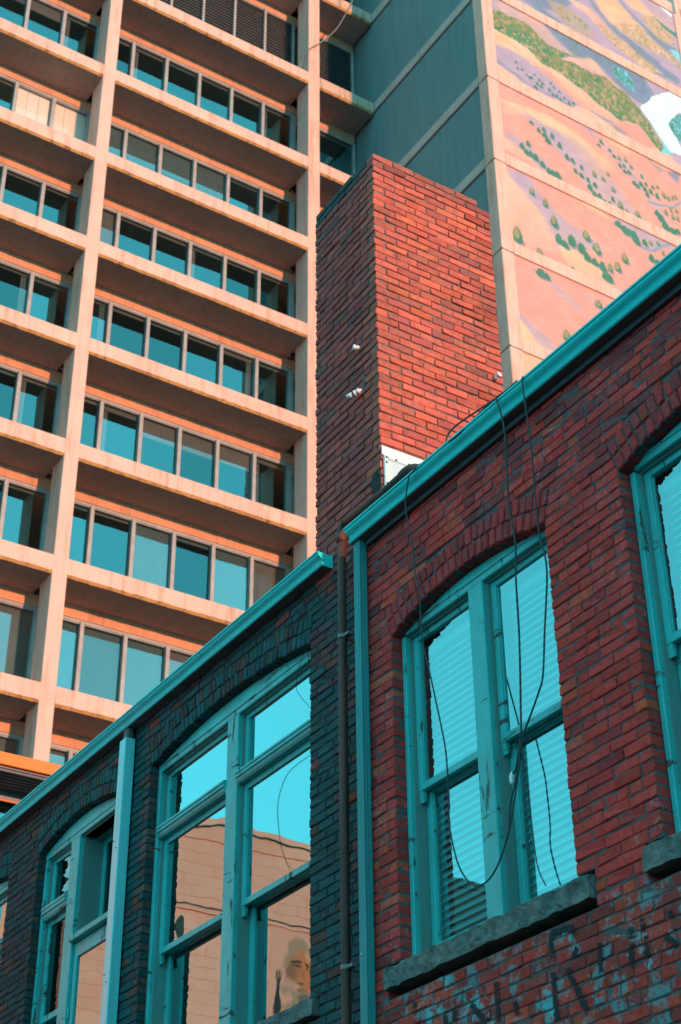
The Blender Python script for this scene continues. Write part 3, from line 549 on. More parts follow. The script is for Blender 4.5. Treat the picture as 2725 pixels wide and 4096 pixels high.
for x in (4.4, 6.2, 8.0, 9.8, 11.6): MB().box(x - .06, x + .06, 22.86, 22.98, G0, 10.016).obj('mullion', 'dark_metal', an)

# ================================================================== brickwork
def variants(L, H, D, n, c, jit, fam):
    out = []
    for q in range(n):
        rg = np.random.default_rng(100 + q)
        v, f = chamfer_box(0, D, -L / 2, L / 2, -H / 2, H / 2, c, jit, rg); out.append((np.array(v), f))
    return out
FAM = {'S': (.203, variants(.203, .058, .1, 12, .005, .0022, 'S')), 'H': (.098, variants(.098, .058, .1, 10, .006, .0022, 'H'))}
FMESH = {}
def fam_mesh(fam, q, mat):
    if (fam, q, mat) not in FMESH:
        v, f = FAM[fam][1][q]; b = MB(); b.add(v.tolist(), f); FMESH[(fam, q, mat)] = b.mesh('brick', mat)
    return FMESH[(fam, q, mat)]
class Bricks:
    """bricks of one thing: the largest in view become parts of their own, the rest one joined part"""
    def __init__(s): s.L = []
    def put(s, org, axes, length, height, color, depth=.1):
        # org: centre of the outer face; axes: rows = (inward, along, up) unit vectors
        s.L.append((np.array(org, float), np.array(axes, float), length, height, np.array(color), depth))
    def build(s, parent, mat, limit=300):
        sc_ = []
        for i, (o, a, l, h, c, dp) in enumerate(s.L):
            x, y, dd = px(o)
            x1, y1, _ = px(o + a[1] * l / 2); x0, y0, _ = px(o - a[1] * l / 2); x2, y2, _ = px(o + a[2] * h / 2); x3, y3, _ = px(o - a[2] * h / 2)
            ar = abs((x1 - x0) * (y2 - y3) - (y1 - y0) * (x2 - x3))
            sc_.append(ar if (6 < x < 675 and 6 < y < 1018 and dd > 0) else 0)
        big = set(np.argsort(-np.array(sc_))[:limit].tolist()); V = []; F = []; Cc = []; nb = 0
        for i, (o, a, l, h, c, dp) in enumerate(s.L):
            fam = 'S' if l > .14 else 'H'; bl, vr = FAM[fam]; q = random.randrange(len(vr)); S = np.array((dp / .1, l / bl, h / .058))
            if i in big and sc_[i] > 0:
                ob = link('brick', fam_mesh(fam, q, mat + '_obj'), parent)
                m = Matrix(((a[0][0], a[1][0], a[2][0], o[0]), (a[0][1], a[1][1], a[2][1], o[1]), (a[0][2], a[1][2], a[2][2], o[2]), (0, 0, 0, 1)))
                ob.matrix_basis = m @ Matrix.Diagonal((S[0], S[1], S[2], 1)); ob.color = (c[0], c[1], c[2], 1)
            else:
                v, f = vr[q]; w_ = o + (v * S) @ a; V.append(w_); F += [tuple(k + nb for k in t) for t in f]; nb += len(v); Cc.append(np.tile(np.append(c, 1.), (len(v), 1)))
        if V:
            b = MB(); b.v = np.concatenate(V).tolist(); b.f = F; b.mi = [0] * len(F); me = b.mesh('brickwork', mat + '_vc')
            at = me.color_attributes.new('bcol', 'FLOAT_COLOR', 'POINT'); at.data.foreach_set('color', np.concatenate(Cc).ravel().astype(np.float32))
            ob = link('brickwork', me, parent); ob['kind'] = 'stuff'
IN_X = ((1, 0, 0), (0, 1, 0), (0, 0, 1))                 # wall facing the alley (-X)
IN_Y = ((0, 1, 0), (-1, 0, 0), (0, 0, 1))                # wall facing the sun (-Y)
def tilt(ax, rx, up):                                    # small disorder, a laid brick is never quite square
    ax = np.array(ax, float); e = RNG.normal(size=3) * (.009, .007, .008)
    R = np.array(((1, -e[2], e[1]), (e[2], 1, -e[0]), (-e[1], e[0], 1))); q = (R @ ax.T).T
    q[0] /= np.linalg.norm(q[0]); q[1] -= q[0] * (q[1] @ q[0]); q[1] /= np.linalg.norm(q[1]); q[2] = np.cross(q[0], q[1]); return q
class Arch:
    def __init__(s, y0, y1, sill, spring, rise, rings=2):
        s.y0, s.y1, s.sill, s.spring, s.rise = y0, y1, sill, spring, rise; s.c = (y0 + y1) / 2; s.w = (y1 - y0) / 2
        s.R = (s.w ** 2 + rise ** 2) / (2 * rise); s.zc = spring + rise - s.R; s.t = .115 * rings + .004; s.rings = rings; s.th = math.asin(s.w / s.R)
    def half(s, z):
        if z < s.sill: return None
        if z < s.spring: return s.w
        Ro = s.R + s.t
        if z < s.zc + Ro * math.cos(s.th): return (z - s.zc) * math.tan(s.th)
        v = Ro ** 2 - (z - s.zc) ** 2
        return math.sqrt(v) if v > 0 else None
    def intrados(s, y): return s.zc + math.sqrt(s.R ** 2 - (y - s.c) ** 2)
def wall(A, y0, y1, z0, z1, course, arches, bricks, colour, mortar, parent, first=0, blocks=()):
    n = int((z1 - z0) / course); mb = MB(); h = course - .0095
    for i in range(n):
        zc = z0 + (i + .5) * course; iv = [(y0, y1)]
        for a in arches:
            hw = a.half(zc)
            if hw is None: continue
            p, q = a.c - hw, a.c + hw; iv = [s for u, v in iv for s in ((u, min(v, p)), (max(u, q), v)) if s[1] - s[0] > .02]
        for (by0, by1, bz0, bz1) in blocks:
            if bz0 < zc < bz1: iv = [s for u, v in iv for s in ((u, min(v, by0)), (max(u, by1), v)) if s[1] - s[0] > .02]
        for u, v in iv:
            mb.box(A + .007 + .002 * (i % 2), A + .16, u + .007, v - .007, z0 + i * course, z0 + (i + 1) * course)
            y = u; k = 0; par = (i + first) % 2; hdr = (i % 7 == 5)
            while y < v - .02:
                L = .098 if hdr or (k == 0 and par) or random.random() < .06 else .203 * random.uniform(.97, 1.03)
                if v - (y + L) < .06: L = v - y
                if L > .26: L = L / 2
                o = (A + RNG.normal() * .0022, y + L / 2, zc + RNG.normal() * .0012); col = colour(o[1], zc)
                bricks.put(o, tilt(IN_X, 0, 0), max(.03, L - random.uniform(.007, .011)), h + RNG.normal() * .0008, col)
                y += L; k += 1
    for a in arches:
        for rg in range(a.rings):
            Rm = a.R + .0575 + .117 * rg; nn = int(2 * a.th * (a.R + .117 * rg) / .0665)
            for j in range(nn):
                t = -a.th + (j + .5) * 2 * a.th / nn; up = np.array((0, math.sin(t), math.cos(t))); al = np.array((0, math.cos(t), -math.sin(t)))
                o = np.array((A - .002 + RNG.normal() * .002, a.c, a.zc)) + up * (Rm + RNG.normal() * .0025)
                # a rowlock: length points to the arch centre
                bricks.put(o, tilt((np.array((1., 0, 0)), up, -al), 0, 0), .108, .0575 * random.uniform(.95, 1.04), colour(o[1], o[2], True), .115)
        vs = []; nseg = 24
        for j in range(nseg + 1):
            t = (-a.th + j * 2 * a.th / nseg) * 1.035
            for rr in (a.R + .006, a.R + a.t + .06): vs += [(xx, a.c + rr * math.sin(t), a.zc + rr * math.cos(t)) for xx in (A + .0115, A + .14)]
        fs = []
        for j in range(nseg):
            q = j * 4; fs += [(q, q + 4, q + 6, q + 2), (q, q + 1, q + 5, q + 4), (q + 1, q + 3, q + 7, q + 5), (q + 2, q + 6, q + 7, q + 3)]
        mb.add(vs, fs)
    return mb.obj('mortar', mortar, parent)
def pick(*cs):
    w_ = [c[0] for c in cs]; c = random.choices(cs, w_)[0][1]; f = random.uniform(.82, 1.18); g = RNG.normal(size=3) * .05 + 1
    return np.clip(np.array(c) * f * g, .004, .9)

# ---------------------------------------------------------------- sash windows
def wavy_pane(y0, y1, z0, z1, x, parent, mat):
    MB().add([(x, y0, z0), (x, y1, z0), (x, y1, z1), (x, y0, z1)], [(0, 1, 2, 3)]).obj('pane', mat, parent)
def sash(parent, y0, y1, z0, z1, x, mat_glass, st=.05, top=.045, bot=.06, horns=False, brd=True):
    b = MB(); t = .04
    b.cbox(x, x + t, y0, y0 + st, z0, z1, .004).cbox(x, x + t, y1 - st, y1, z0, z1, .004)
    b.cbox(x + .002, x + t - .002, y0 + st - .002, y1 - st + .002, z1 - top, z1, .004).cbox(x + .002, x + t - .002, y0 + st - .002, y1 - st + .002, z0, z0 + bot, .004)
    e = .010                                              # putty bead round the pane
    b.box(x + .012, x + .02, y0 + st - .001, y0 + st + e, z0 + bot, z1 - top).box(x + .012, x + .02, y1 - st - e, y1 - st + .001, z0 + bot, z1 - top)
    o = b.obj('sash', 'frame_paint', parent)
    if horns:
        for yy, s_ in ((y0, 1), (y1, -1)):
            hb = MB(); hb.prism_y([(x + .004, z0 + .004), (x + .036, z0 + .004), (x + .036, z0 - .035), (x + .028, z0 - .07), (x + .012, z0 - .075), (x + .010, z0 - .045)], min(yy, yy + s_ * st * .8), max(yy, yy + s_ * st * .8)); hb.obj('sash_horn', 'frame_paint', parent)
    MB().add([(x + .018, y0 + st * .7, z0 + bot * .7), (x + .018, y1 - st * .7, z0 + bot * .7), (x + .018, y1 - st * .7, z1 - top * .7), (x + .018, y0 + st * .7, z1 - top * .7)], [(0, 1, 2, 3)]).obj('pane', mat_glass, parent)
    return o
def jamb(b, y0, y1, z0, z1, xf, steps):
    """stepped frame member from y0 to y1: (inset, depth) steps on each chosen side"""
    b.cbox(xf, xf + .16, y0, y1, z0, z1, .005)
def window_shell(A, a, win, xf, zhead, mulls, casing=.042):
    """casings, arched head board, mullions, stops; returns the clear bays (y0, y1)"""
    zs = a.sill + .01
    c = MB(); c.cbox(xf, xf + .15, a.y0 + .003, a.y0 + casing, zs, a.spring + .0, .005).cbox(xf, xf + .15, a.y1 - casing, a.y1 - .003, zs, a.spring + .0, .005)
    c.cbox(xf + .002, xf + .15, a.y0 + casing - .001, a.y1 - casing + .001, zhead, zhead + .055, .005)
    c.obj('casing', 'frame_paint', win)
    nseg = 28; vs = []; ys = [a.y0 + .004 + (a.y1 - a.y0 - .008) * j / nseg for j in range(nseg + 1)]
    for y in ys:
        zt = max(a.intrados(y) - .004, zhead + .06)
        vs += [(xf + .006, y, zhead + .05), (xf + .006, y, zt), (xf + .10, y, zt), (xf + .10, y, zhead + .05)]
    fs = [(0, 1, 2, 3), tuple(range(nseg * 4, nseg * 4 + 4))[::-1]]
    for j in range(nseg):
        for q in range(4): fs.append((j * 4 + q, j * 4 + (q + 1) % 4, j * 4 + 4 + (q + 1) % 4, j * 4 + 4 + q))
    h = MB(); h.add(vs, fs); h.obj('head_board', 'frame_paint_clean', win)
    MB().cbox(xf - .006, xf + .03, a.y0 + casing * .4, a.y1 - casing * .4, zhead + .046, zhead + .058, .003).obj('head_bead', 'frame_paint', win)
    ed = [a.y0 + casing]
    for m0, m1 in mulls:
        MB().cbox(xf - .001, xf + .16, m0, m1, zs, zhead + .003, .006).obj('window_mullion', 'frame_paint', win); ed += [m0, m1]
    ed.append(a.y1 - casing); bays = [(ed[i], ed[i + 1]) for i in range(0, len(ed), 2)]
    for y0, y1 in bays:                                   # weather stops, stepping in
        s = MB()
        s.box(xf + .036, xf + .15, y0 - .001, y0 + .011, zs, zhead + .002).box(xf + .036, xf + .15, y1 - .011, y1 + .001, zs, zhead + .002).box(xf + .037, xf + .15, y0 + .01, y1 - .01, zhead - .012, zhead + .003)
        s.obj('stop_bead', 'frame_shade', win)
    return bays
def moulded_transom(win, y0, y1, z0, z1, xf):
    h = z1 - z0; b = MB()
    prof = [(xf + .10, z1), (xf - .012, z1 - .008), (xf - .022, z1 - .015), (xf - .022, z1 - .3 * h), (xf - .012, z1 - .34 * h), (xf - .018, z1 - .40 * h), (xf - .018, z1 - .58 * h), (xf - .004, z1 - .63 * h), (xf - .010, z1 - .70 * h), (xf - .002, z1 - .86 * h), (xf + .012, z0), (xf + .10, z0)]
    b.prism_y(prof, y0, y1); b.obj('transom', 'frame_paint', win)
def blind(win, y0, y1, z0, z1, x, pitch=.05):
    pr = [(x - .030, -.026), (x - .004, -.006), (x + .006, .022), (x + .0085, .0215), (x - .002, -.0075), (x - .029, -.028)]
    me = MB().prism_y(pr, y0, y1).mesh('blind_slat', 'blind_white')
    n = int((z1 - z0) / pitch)
    for i in range(n):
        o = link('blind_slat', me, win); o.location = (0, 0, z0 + (i + .5) * pitch)
    MB().box(x - .03, x + .03, y0, y1, z1 - .01, z1 + .04).obj('blind_head', 'blind_white', win)
def stone_sill(parent, y0, y1, z0, z1, x0, x1):
    ny = int((y1 - y0) / .018); nz = 7; nd = 6; vs = []; fs = []
    ring = [(x1, z0)] + [(x0, z0 + (z1 - z0) * j / nz) for j in range(nz + 1)] + [(x0 + (x1 - x0) * (j + 1) / nd, z1 + .018 * (j + 1) / nd) for j in range(nd)]
    m = len(ring); rg = np.random.default_rng(int(y0 * 100))
    for i in range(ny + 1):
        y = y0 + (y1 - y0) * i / ny
        for j, (x, z) in enumerate(ring):
            fr = 1 <= j <= nz + 1; q = vnoise(np.array([y * 1.]), np.array([z]), 16, 3)[0] + .6 * vnoise(np.array([y]), np.array([z]), 42, 4)[0]
            vs.append((x + (.022 * (q - .8) if fr else 0), y + (rg.normal() * .003 if fr else 0), z + (.010 * (vnoise(np.array([y]), np.array([z + 9]), 12, 6)[0] - .5) if fr else 0)))
    for i in range(ny):
        for j in range(m): fs.append((i * m + j, i * m + (j + 1) % m, (i + 1) * m + (j + 1) % m, (i + 1) * m + j))
    fs += [tuple(range(m))[::-1], tuple(range(ny * m, ny * m + m))]
    b = MB(); b.add(vs, fs); return b.obj('window_sill', 'hewn_stone', parent)
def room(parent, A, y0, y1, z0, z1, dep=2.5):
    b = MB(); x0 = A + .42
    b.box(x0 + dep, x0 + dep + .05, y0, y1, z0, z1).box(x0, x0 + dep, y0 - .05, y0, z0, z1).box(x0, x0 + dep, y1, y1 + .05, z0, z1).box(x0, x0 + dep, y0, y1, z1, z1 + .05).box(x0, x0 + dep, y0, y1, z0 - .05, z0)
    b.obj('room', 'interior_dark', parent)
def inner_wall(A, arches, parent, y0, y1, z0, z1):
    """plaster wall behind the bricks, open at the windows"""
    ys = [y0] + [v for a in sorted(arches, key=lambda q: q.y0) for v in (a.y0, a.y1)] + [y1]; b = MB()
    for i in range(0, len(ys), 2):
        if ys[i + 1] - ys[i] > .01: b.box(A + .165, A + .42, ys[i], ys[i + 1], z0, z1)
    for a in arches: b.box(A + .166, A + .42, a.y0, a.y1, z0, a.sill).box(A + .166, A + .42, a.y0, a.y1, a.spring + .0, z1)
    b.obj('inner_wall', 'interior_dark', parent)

# ================================================================== dark brick building (left)
AD = 5.42
dark = thing('dark_brick_building', (AD, 12, G0), 'dark teal-black brick building on the left with tall arched windows and patched pipes', 'building')
aD1 = Arch(8.842, 11.385, 2.985, 5.575, .118); aD2 = Arch(12.0, 13.70, 2.985, 5.56, .125); aD3 = Arch(14.42, 16.95, 2.985, 5.575, .118)
bd = Bricks()
def dark_col(y, z, arch=False):
    near = max(0, 1 - abs(y - 8.4) / .7) * max(0, min(1, (z - 4.2) / 1.6))
    if arch: return pick((7, (.022, .10, .105)), (2, (.05, .055, .058)), (1.2, (.12, .06, .055)))
    if y > 13.2: return pick((5, (.06, .05, .05)), (4, (.03, .06, .066)), (1, (.13, .055, .045)))
    if random.random() < near * .8: return pick((3, (.16, .06, .058)), (2, (.09, .07, .072)))
    if 11.385 < y < 12.1 and y < 11.5: return pick((3, (.13, .075, .066)), (4, (.03, .07, .075)))
    return pick((9, (.020, .088, .094)), (2.2, (.04, .08, .083)), (1.1, (.14, .055, .052)), (.35, (.34, .055, .04)))
wall(AD, 7.72, 18.4, 2.985 - 12 * .0683, 6.12, .0683, (aD1, aD2, aD3), bd, dark_col, 'mortar_dark', dark, 0, ((8.72, 11.5, 2.86, 2.984), (11.9, 13.8, 2.86, 2.984), (14.3, 17.05, 2.86, 2.984)))
bd.build(dark, 'brick_dark')
inner_wall(AD, (aD1, aD2, aD3), dark, 7.72, 18.4, G0, 6.1)
MB().box(AD + .02, AD + .16, 7.72, 18.4, G0, 2.985 - 12 * .0683).obj('lower_wall', 'mortar_dark', dark)
MB().prism_y([(AD + .02, 6.06), (AD + 8, 6.14), (AD + 8, 6.24), (AD + .02, 6.125)], 8.78, 18.4).obj('roof', 'roof_felt', dark)
MB().box(AD + 7.5, AD + 8, 7.72, 18.4, G0, 6.2).box(AD + .43, AD + 8, 18.2, 18.4, G0, 6.1).obj('rear_wall', 'mortar_dark', dark)
XD = AD + .075
def dark_window(a, mulls, spec):
    win = thing('window', (XD, a.c, a.sill), None, None); win.parent = dark; win.matrix_parent_inverse = parent_inv(dark)
    bays = window_shell(AD, a, win, XD, a.spring - .06, mulls, .05); zh = a.spring - .06
    for (y0, y1), kind in zip(bays, spec):
        y0 += .011; y1 -= .011
        if kind == 'sash':
            moulded_transom(win, y0 - .006, y1 + .006, 4.925, 5.03, XD)
            sash(win, y0, y1, 5.03, zh, XD + .058, 'old_glass', .045, .05, .03)
            sash(win, y0, y1, 3.97, 4.925, XD + .058, 'old_glass', .05, .05, .05, True)
            sash(win, y0 + .002, y1 - .002, a.sill + .03, 4.01, XD + .130, 'old_glass', .055, .04, .08)
        elif kind == 'narrow':
            moulded_transom(win, y0 - .006, y1 + .006, 4.90, 5.03, XD)
            sash(win, y0, y1, 5.03, zh, XD + .058, 'dim_glass', .05, .05, .04)
            sash(win, y0, y1, 3.97, 4.90, XD + .058, 'dim_glass', .05, .05, .06, True)
            sash(win, y0 + .002, y1 - .002, a.sill + .03, 4.01, XD + .130, 'dim_glass', .055, .04, .08)
            f = MB(); n = 26; vs = []                      # torn reflective foil behind the upper pane
            for i in range(n + 1):
                z = 5.10 + (zh - .07 - 5.10) * i / n; e = .16 + .05 * math.sin(i * .55) + random.uniform(-.025, .025)
                for j in range(7): vs.append((XD + .066 + random.uniform(-.005, .005), y0 + .05 + e * j / 6, z))
            f.add(vs, [(i * 7 + j, i * 7 + j + 1, i * 7 + j + 8, i * 7 + j + 7) for i in range(n) for j in range(6)]); f.obj('torn_foil', 'foil', win)
        else:                                             # boxed-in upper light over a hinged casement
            MB().box(XD + .04, XD + .24, y1 - .012, y1 + .008, 4.56, zh).box(XD + .04, XD + .24, y0 - .008, y0 + .012, 4.56, zh).box(XD + .04, XD + .24, y0, y1, zh - .012, zh + .008).obj('box_lining', 'frame_shade', win)
            sash(win, y0 + .01, y1 - .01, 4.565, zh - .012, XD + .225, 'dim_glass', .05, .05, .04)
            MB().cbox(XD - .03, XD + .25, y0 - .01, y1 + .01, 4.505, 4.56, .006).obj('transom', 'frame_paint', win)
            sash(win, y0, y1, a.sill + .03, 4.50, XD + .03, 'old_glass', .06, .13, .1)
            for z in (3.9, 3.25): MB().tube([(XD + .02, y1 + .004, z - .05), (XD + .02, y1 + .004, z + .05)], .009, 8).obj('hinge', 'frame_paint', win)
    stone_sill(dark, a.y0 - .10, a.y1 + .10, 2.868, 2.975, AD - .045, AD + .11)
    return win
dark_window(aD1, ((10.02, 10.19),), ('sash', 'sash'))
dark_window(aD2, ((12.93, 13.115),), ('box', 'narrow'))
dark_window(aD3, ((15.6, 15.77),), ('sash', 'sash'))
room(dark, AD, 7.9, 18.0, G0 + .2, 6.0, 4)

# ================================================================== chimney
chim = thing('brick_chimney', (AD, 7.866, 6.0), 'tall orange-red brick chimney with sooty rim standing behind the gutters', 'chimney')
CY0, CY1, CX0, CX1, CC = 7.866, 8.765, AD, 6.622, .0716
bc = Bricks(); nC = 52; ZT = 9.708
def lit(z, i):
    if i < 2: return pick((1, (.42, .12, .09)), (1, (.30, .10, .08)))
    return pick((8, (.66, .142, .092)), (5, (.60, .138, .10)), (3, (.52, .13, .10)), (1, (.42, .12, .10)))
def shd(z, i):  # shaded face: same brick, its shade put into a darker palette
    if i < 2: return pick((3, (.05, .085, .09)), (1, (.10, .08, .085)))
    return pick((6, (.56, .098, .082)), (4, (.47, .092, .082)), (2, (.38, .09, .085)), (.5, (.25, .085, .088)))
for i in range(nC):
    z = ZT - (i + .5) * CC; odd = i % 2; h = CC - .0125
    if i == 0: xr = 6.495
    else: xr = CX1 + random.uniform(-.006, .004)
    # front face
    x = CX0 + (.108 if odd else 0); k = 0
    while x < xr - .03:
        L = .208 * random.uniform(.97, 1.03)
        if xr - (x + L) < .06: L = xr - x
        if L > .27: L /= 2
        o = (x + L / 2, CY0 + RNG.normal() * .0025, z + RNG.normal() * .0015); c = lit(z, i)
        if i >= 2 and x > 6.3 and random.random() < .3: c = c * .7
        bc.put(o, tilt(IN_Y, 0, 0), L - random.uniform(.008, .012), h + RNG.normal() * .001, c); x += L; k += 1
    # left face
    y = CY0 + (0 if odd else .108); k = 0; yl = CY1 + random.uniform(-.006, .004)
    while y < yl - .03:
        L = .208 * random.uniform(.97, 1.03)
        if yl - (y + L) < .06: L = yl - y
        if L > .27: L /= 2
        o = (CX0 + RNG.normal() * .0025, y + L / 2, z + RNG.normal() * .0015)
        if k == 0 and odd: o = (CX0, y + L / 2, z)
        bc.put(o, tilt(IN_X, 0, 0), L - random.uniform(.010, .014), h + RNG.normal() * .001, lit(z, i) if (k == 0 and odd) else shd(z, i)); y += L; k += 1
bc.build(chim, 'brick_chimney')
MB().box(CX0 + .012, 6.485, CY0 + .012, CY1 - .008, ZT - CC, ZT - .012).box(CX0 + .013, CX1 - .008, CY0 + .013, CY1 - .009, 5.9, ZT - CC).obj('mortar', 'mortar_chimney', chim)
# metal flashing with rivets at the foot, tar patch
MB().box(CX0 + .018, CX0 + .60, CY0 - .016, CY0 - .004, 6.10, 6.665).obj('flashing', 'galvanised', chim)
MB().box(CX0 + .005, CX0 + .60, CY0 - .012, CY0 - .003, 6.668, 6.745).obj('flashing_band', 'porcelain', chim)
MB().box(CX0 + .02, CX0 + .05, CY0 - .022, CY0 - .015, 6.10, 6.66).box(CX0 + .055, CX0 + .60, CY0 - .0215, CY0 - .0155, 6.635, 6.66).obj('flashing_strip', 'galvanised', chim)
for p in [(CX0 + .035, 6.645), (CX0 + .035, 6.60), (CX0 + .035, 6.42), (CX0 + .035, 6.22)] + [(CX0 + .12 + .11 * i, 6.648) for i in range(4)]:
    MB().tube([(p[0], CY0 - .021, p[1]), (p[0], CY0 - .027, p[1])], .008, 8).obj('rivet', 'dark_metal', chim)
v = [(CX0 - .006, CY0 + .055 + .075 * math.cos(t) * random.uniform(.8, 1.15), 6.46 + .075 * math.sin(t) * random.uniform(.8, 1.1)) for t in [2 * math.pi * i / 14 for i in range(14)]]
v2 = [(CX0 - .0055, CY0 + .035 + .06 * math.cos(t) * random.uniform(.8, 1.1), 6.33 + .10 * math.sin(t) * random.uniform(.8, 1.1)) for t in [2 * math.pi * i / 14 for i in range(14)]]
b = MB(); b.add([(x - .004, max(y, CY0), z) for x, y, z in v] + [(x + .008, max(y, CY0), z) for x, y, z in v], [tuple(range(14))] + [(i, (i + 1) % 14, 14 + (i + 1) % 14, 14 + i) for i in range(14)])
b.add([(x - .004, max(y, CY0), z) for x, y, z in v2] + [(x + .008, max(y, CY0), z) for x, y, z in v2], [tuple(range(14))] + [(i, (i + 1) % 14, 14 + (i + 1) % 14, 14 + i) for i in range(14)]); b.obj('tar_patch', 'black_stain', chim)

# ================================================================== red brick building (right)
AR = 5.30
red = thing('red_brick_building', (AR, 5, G0), 'weathered red brick building on the right with arched blind-hung windows and flaking graffiti', 'building')
aR1 = Arch(6.035, 7.63, 2.905, 5.04, .128); aR2 = Arch(3.785, 5.38, 2.905, 5.04, .128); aR3 = Arch(1.535, 3.13, 2.905, 5.04, .128)
br = Bricks()
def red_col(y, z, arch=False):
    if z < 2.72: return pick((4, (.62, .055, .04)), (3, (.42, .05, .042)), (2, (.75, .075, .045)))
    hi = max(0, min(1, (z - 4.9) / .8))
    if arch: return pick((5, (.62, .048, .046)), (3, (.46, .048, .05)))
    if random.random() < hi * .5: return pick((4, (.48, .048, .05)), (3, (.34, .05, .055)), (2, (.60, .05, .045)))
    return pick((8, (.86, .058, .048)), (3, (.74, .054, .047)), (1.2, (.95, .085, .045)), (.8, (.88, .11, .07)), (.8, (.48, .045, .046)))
ZR0 = 2.905 - 22 * .0677
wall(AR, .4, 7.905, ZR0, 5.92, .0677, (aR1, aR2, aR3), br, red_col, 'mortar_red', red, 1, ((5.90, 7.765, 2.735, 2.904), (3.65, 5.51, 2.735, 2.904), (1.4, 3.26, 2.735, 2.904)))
br.build(red, 'brick_red')
inner_wall(AR, (aR1, aR2, aR3), red, .4, 7.7, G0, 5.9)
MB().box(AR + .02, AR + .16, .4, 7.70, G0, ZR0).box(AR + .1, AR + .2, .4, 7.70, 5.87, 5.95).obj('lower_wall', 'mortar_red', red)
MB().prism_y([(AR - .02, 5.90), (AR + 8, 5.95), (AR + 8, 6.08), (AR - .02, 5.965)], .4, 7.862).obj('roof', 'roof_felt', red)
MB().box(AR + 7.6, AR + 8, .4, 7.70, G0, 5.95).box(AR + .43, AR + 8, .4, .6, G0, 5.9).obj('rear_wall', 'mortar_red', red)
MB().box(AR - .03, AR - .001, .4, 7.86, 5.845, 5.885).obj('fascia_board', 'dark_metal', red)
XR = AR + .08
def red_window(a):
    win = thing('window', (XR, a.c, a.sill), None, None); win.parent = red; win.matrix_parent_inverse = parent_inv(red)
    m0, m1 = a.y0 + .716, a.y0 + .861; zh = a.spring
    for y0, y1 in window_shell(AR, a, win, XR, zh - .0, ((m0, m1),), .042):
        y0 += .011; y1 -= .011
        sash(win, y0, y1, 3.955, zh - .006, XR + .057, 'blind_glass', .05, .045, .05, True)
        sash(win, y0 + .002, y1 - .002, a.sill + .03, 3.99, XR + .112, 'blind_glass', .055, .04, .07)
        blind(win, y0 + .03, y1 - .03, a.sill + .05, zh - .1, XR + .19)
    stone_sill(red, a.y0 - .125, a.y1 + .125, 2.752, 2.874, AR - .034, AR + .12)
    return win
for a in (aR1, aR2, aR3): red_window(a)
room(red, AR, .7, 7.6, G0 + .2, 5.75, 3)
# graffiti: strokes of black paint sitting on the brick faces, broken at the joints
GRAF = [[(6.26,2.67),(6.27,2.61),(6.27,2.55)],[(6.26,2.67),(6.17,2.67),(6.09,2.65),(6.07,2.62)],[(5.9,2.53),(5.91,2.37)],[(5.67,2.53),(5.69,2.34)],[(6.27,2.47),(6.27,2.22)],[(6.16,2.46),(6.03,2.21)],[(6.74,2.54),(6.74,2.33)],[(6.97,2.48),(6.83,2.35)],[(5.57,2.46),(5.58,2.36)],[(5.44,2.43),(5.36,2.35)],[(7.49,2.62),(7.5,2.51)],[(7.12,2.49),(7.13,2.42)],[(7.21,2.48),(7.21,2.42)],[(6.07,2.54),(6.11,2.5)],[(5.58,2.55),(5.58,2.48)],[(5.39,2.53),(5.39,2.49)],[(6.59,2.4),(6.58,2.33)]]
gb = MB()
for s in GRAF:
    for (ya, za), (yb, zb) in zip(s, s[1:]):
        L = math.hypot(yb - ya, zb - za); dy, dz = (yb - ya) / L, (zb - za) / L
        for i in range(int(L / .006)):
            for j in range(-3, 4):
                t = i * .006 + random.uniform(-.003, .003); w_ = j * .0052 + random.uniform(-.002, .002); y, z = ya + dy * t - dz * w_, za + dz * t + dy * w_
                if random.random() > (.92 if abs(j) < 3 else .55) or vnoise(np.array([y]), np.array([z]), 34, 8)[0] > .84: continue
                q = ((z - ZR0) % .0677); xx = AR - .0056 - random.random() * .0008
                if q < .006 or q > .0617: continue
                e = .0042; gb.add([(xx, y - e, z - e), (xx, y + e, z - e * .8), (xx, y + e * .9, z + e), (xx, y - e, z + e)], [(0, 1, 2, 3)])
o = gb.obj('graffiti', 'black_stain', red); o['kind'] = 'stuff'; o['label'] = 'broken black painted letter strokes across the bricks below the sill'

# ================================================================== rainwater goods, pipes and cables
def gutter(name, A, y0, y1, zt, label, zb):
    b = MB(); P = [(A - .001, zt - .004), (A - .001, zb), (A - .088, zb), (A - .096, zb + .004), (A - .102, zb + .014), (A - .102, zb + .019), (A - .086, zb + .026), (A - .086, zb + .038), (A - .098, zb + .056), (A - .122, zb + .072), (A - .131, zb + .084), (A - .131, zt - .016), (A - .140, zt - .013), (A - .141, zt), (A - .130, zt + .001), (A - .126, zt - .02), (A - .02, zb + .03), (A - .012, zt - .004)]
    n = len(P); ny = max(8, int((y1 - y0) / .25)); vs = []; fs = []; mi = []
    for i in range(ny + 1):
        y = y0 + (y1 - y0) * i / ny; j = RNG.normal() * .0015
        vs += [(x + (j if x < A - .08 else 0), y, z + j) for x, z in P]
    for i in range(ny):
        for q in range(n): fs.append((i * n + q, i * n + (q + 1) % n, (i + 1) * n + (q + 1) % n, (i + 1) * n + q)); mi.append(1 if q == 1 else 0)
    b.v = vs; b.f = fs; b.mi = mi
    root = thing(name, (A, (y0 + y1) / 2, zb), label, 'gutter', 'rain gutters along the brick eaves')
    b.obj('trough', ['white_enamel', 'gutter_under'], root)
    for y, s in ((y0, -1), (y1, 1)):
        c = MB(); pr = [(x, z) for x, z in P[:14]]; c.prism_y(pr, min(y, y + s * .004), max(y, y + s * .004)); c.obj('end_cap', 'white_enamel', root)
    return root
gutter('rain_gutter', AR, .4, 7.965, 6.005, 'white ogee gutter running along the red brick wall, upper right', 5.890)
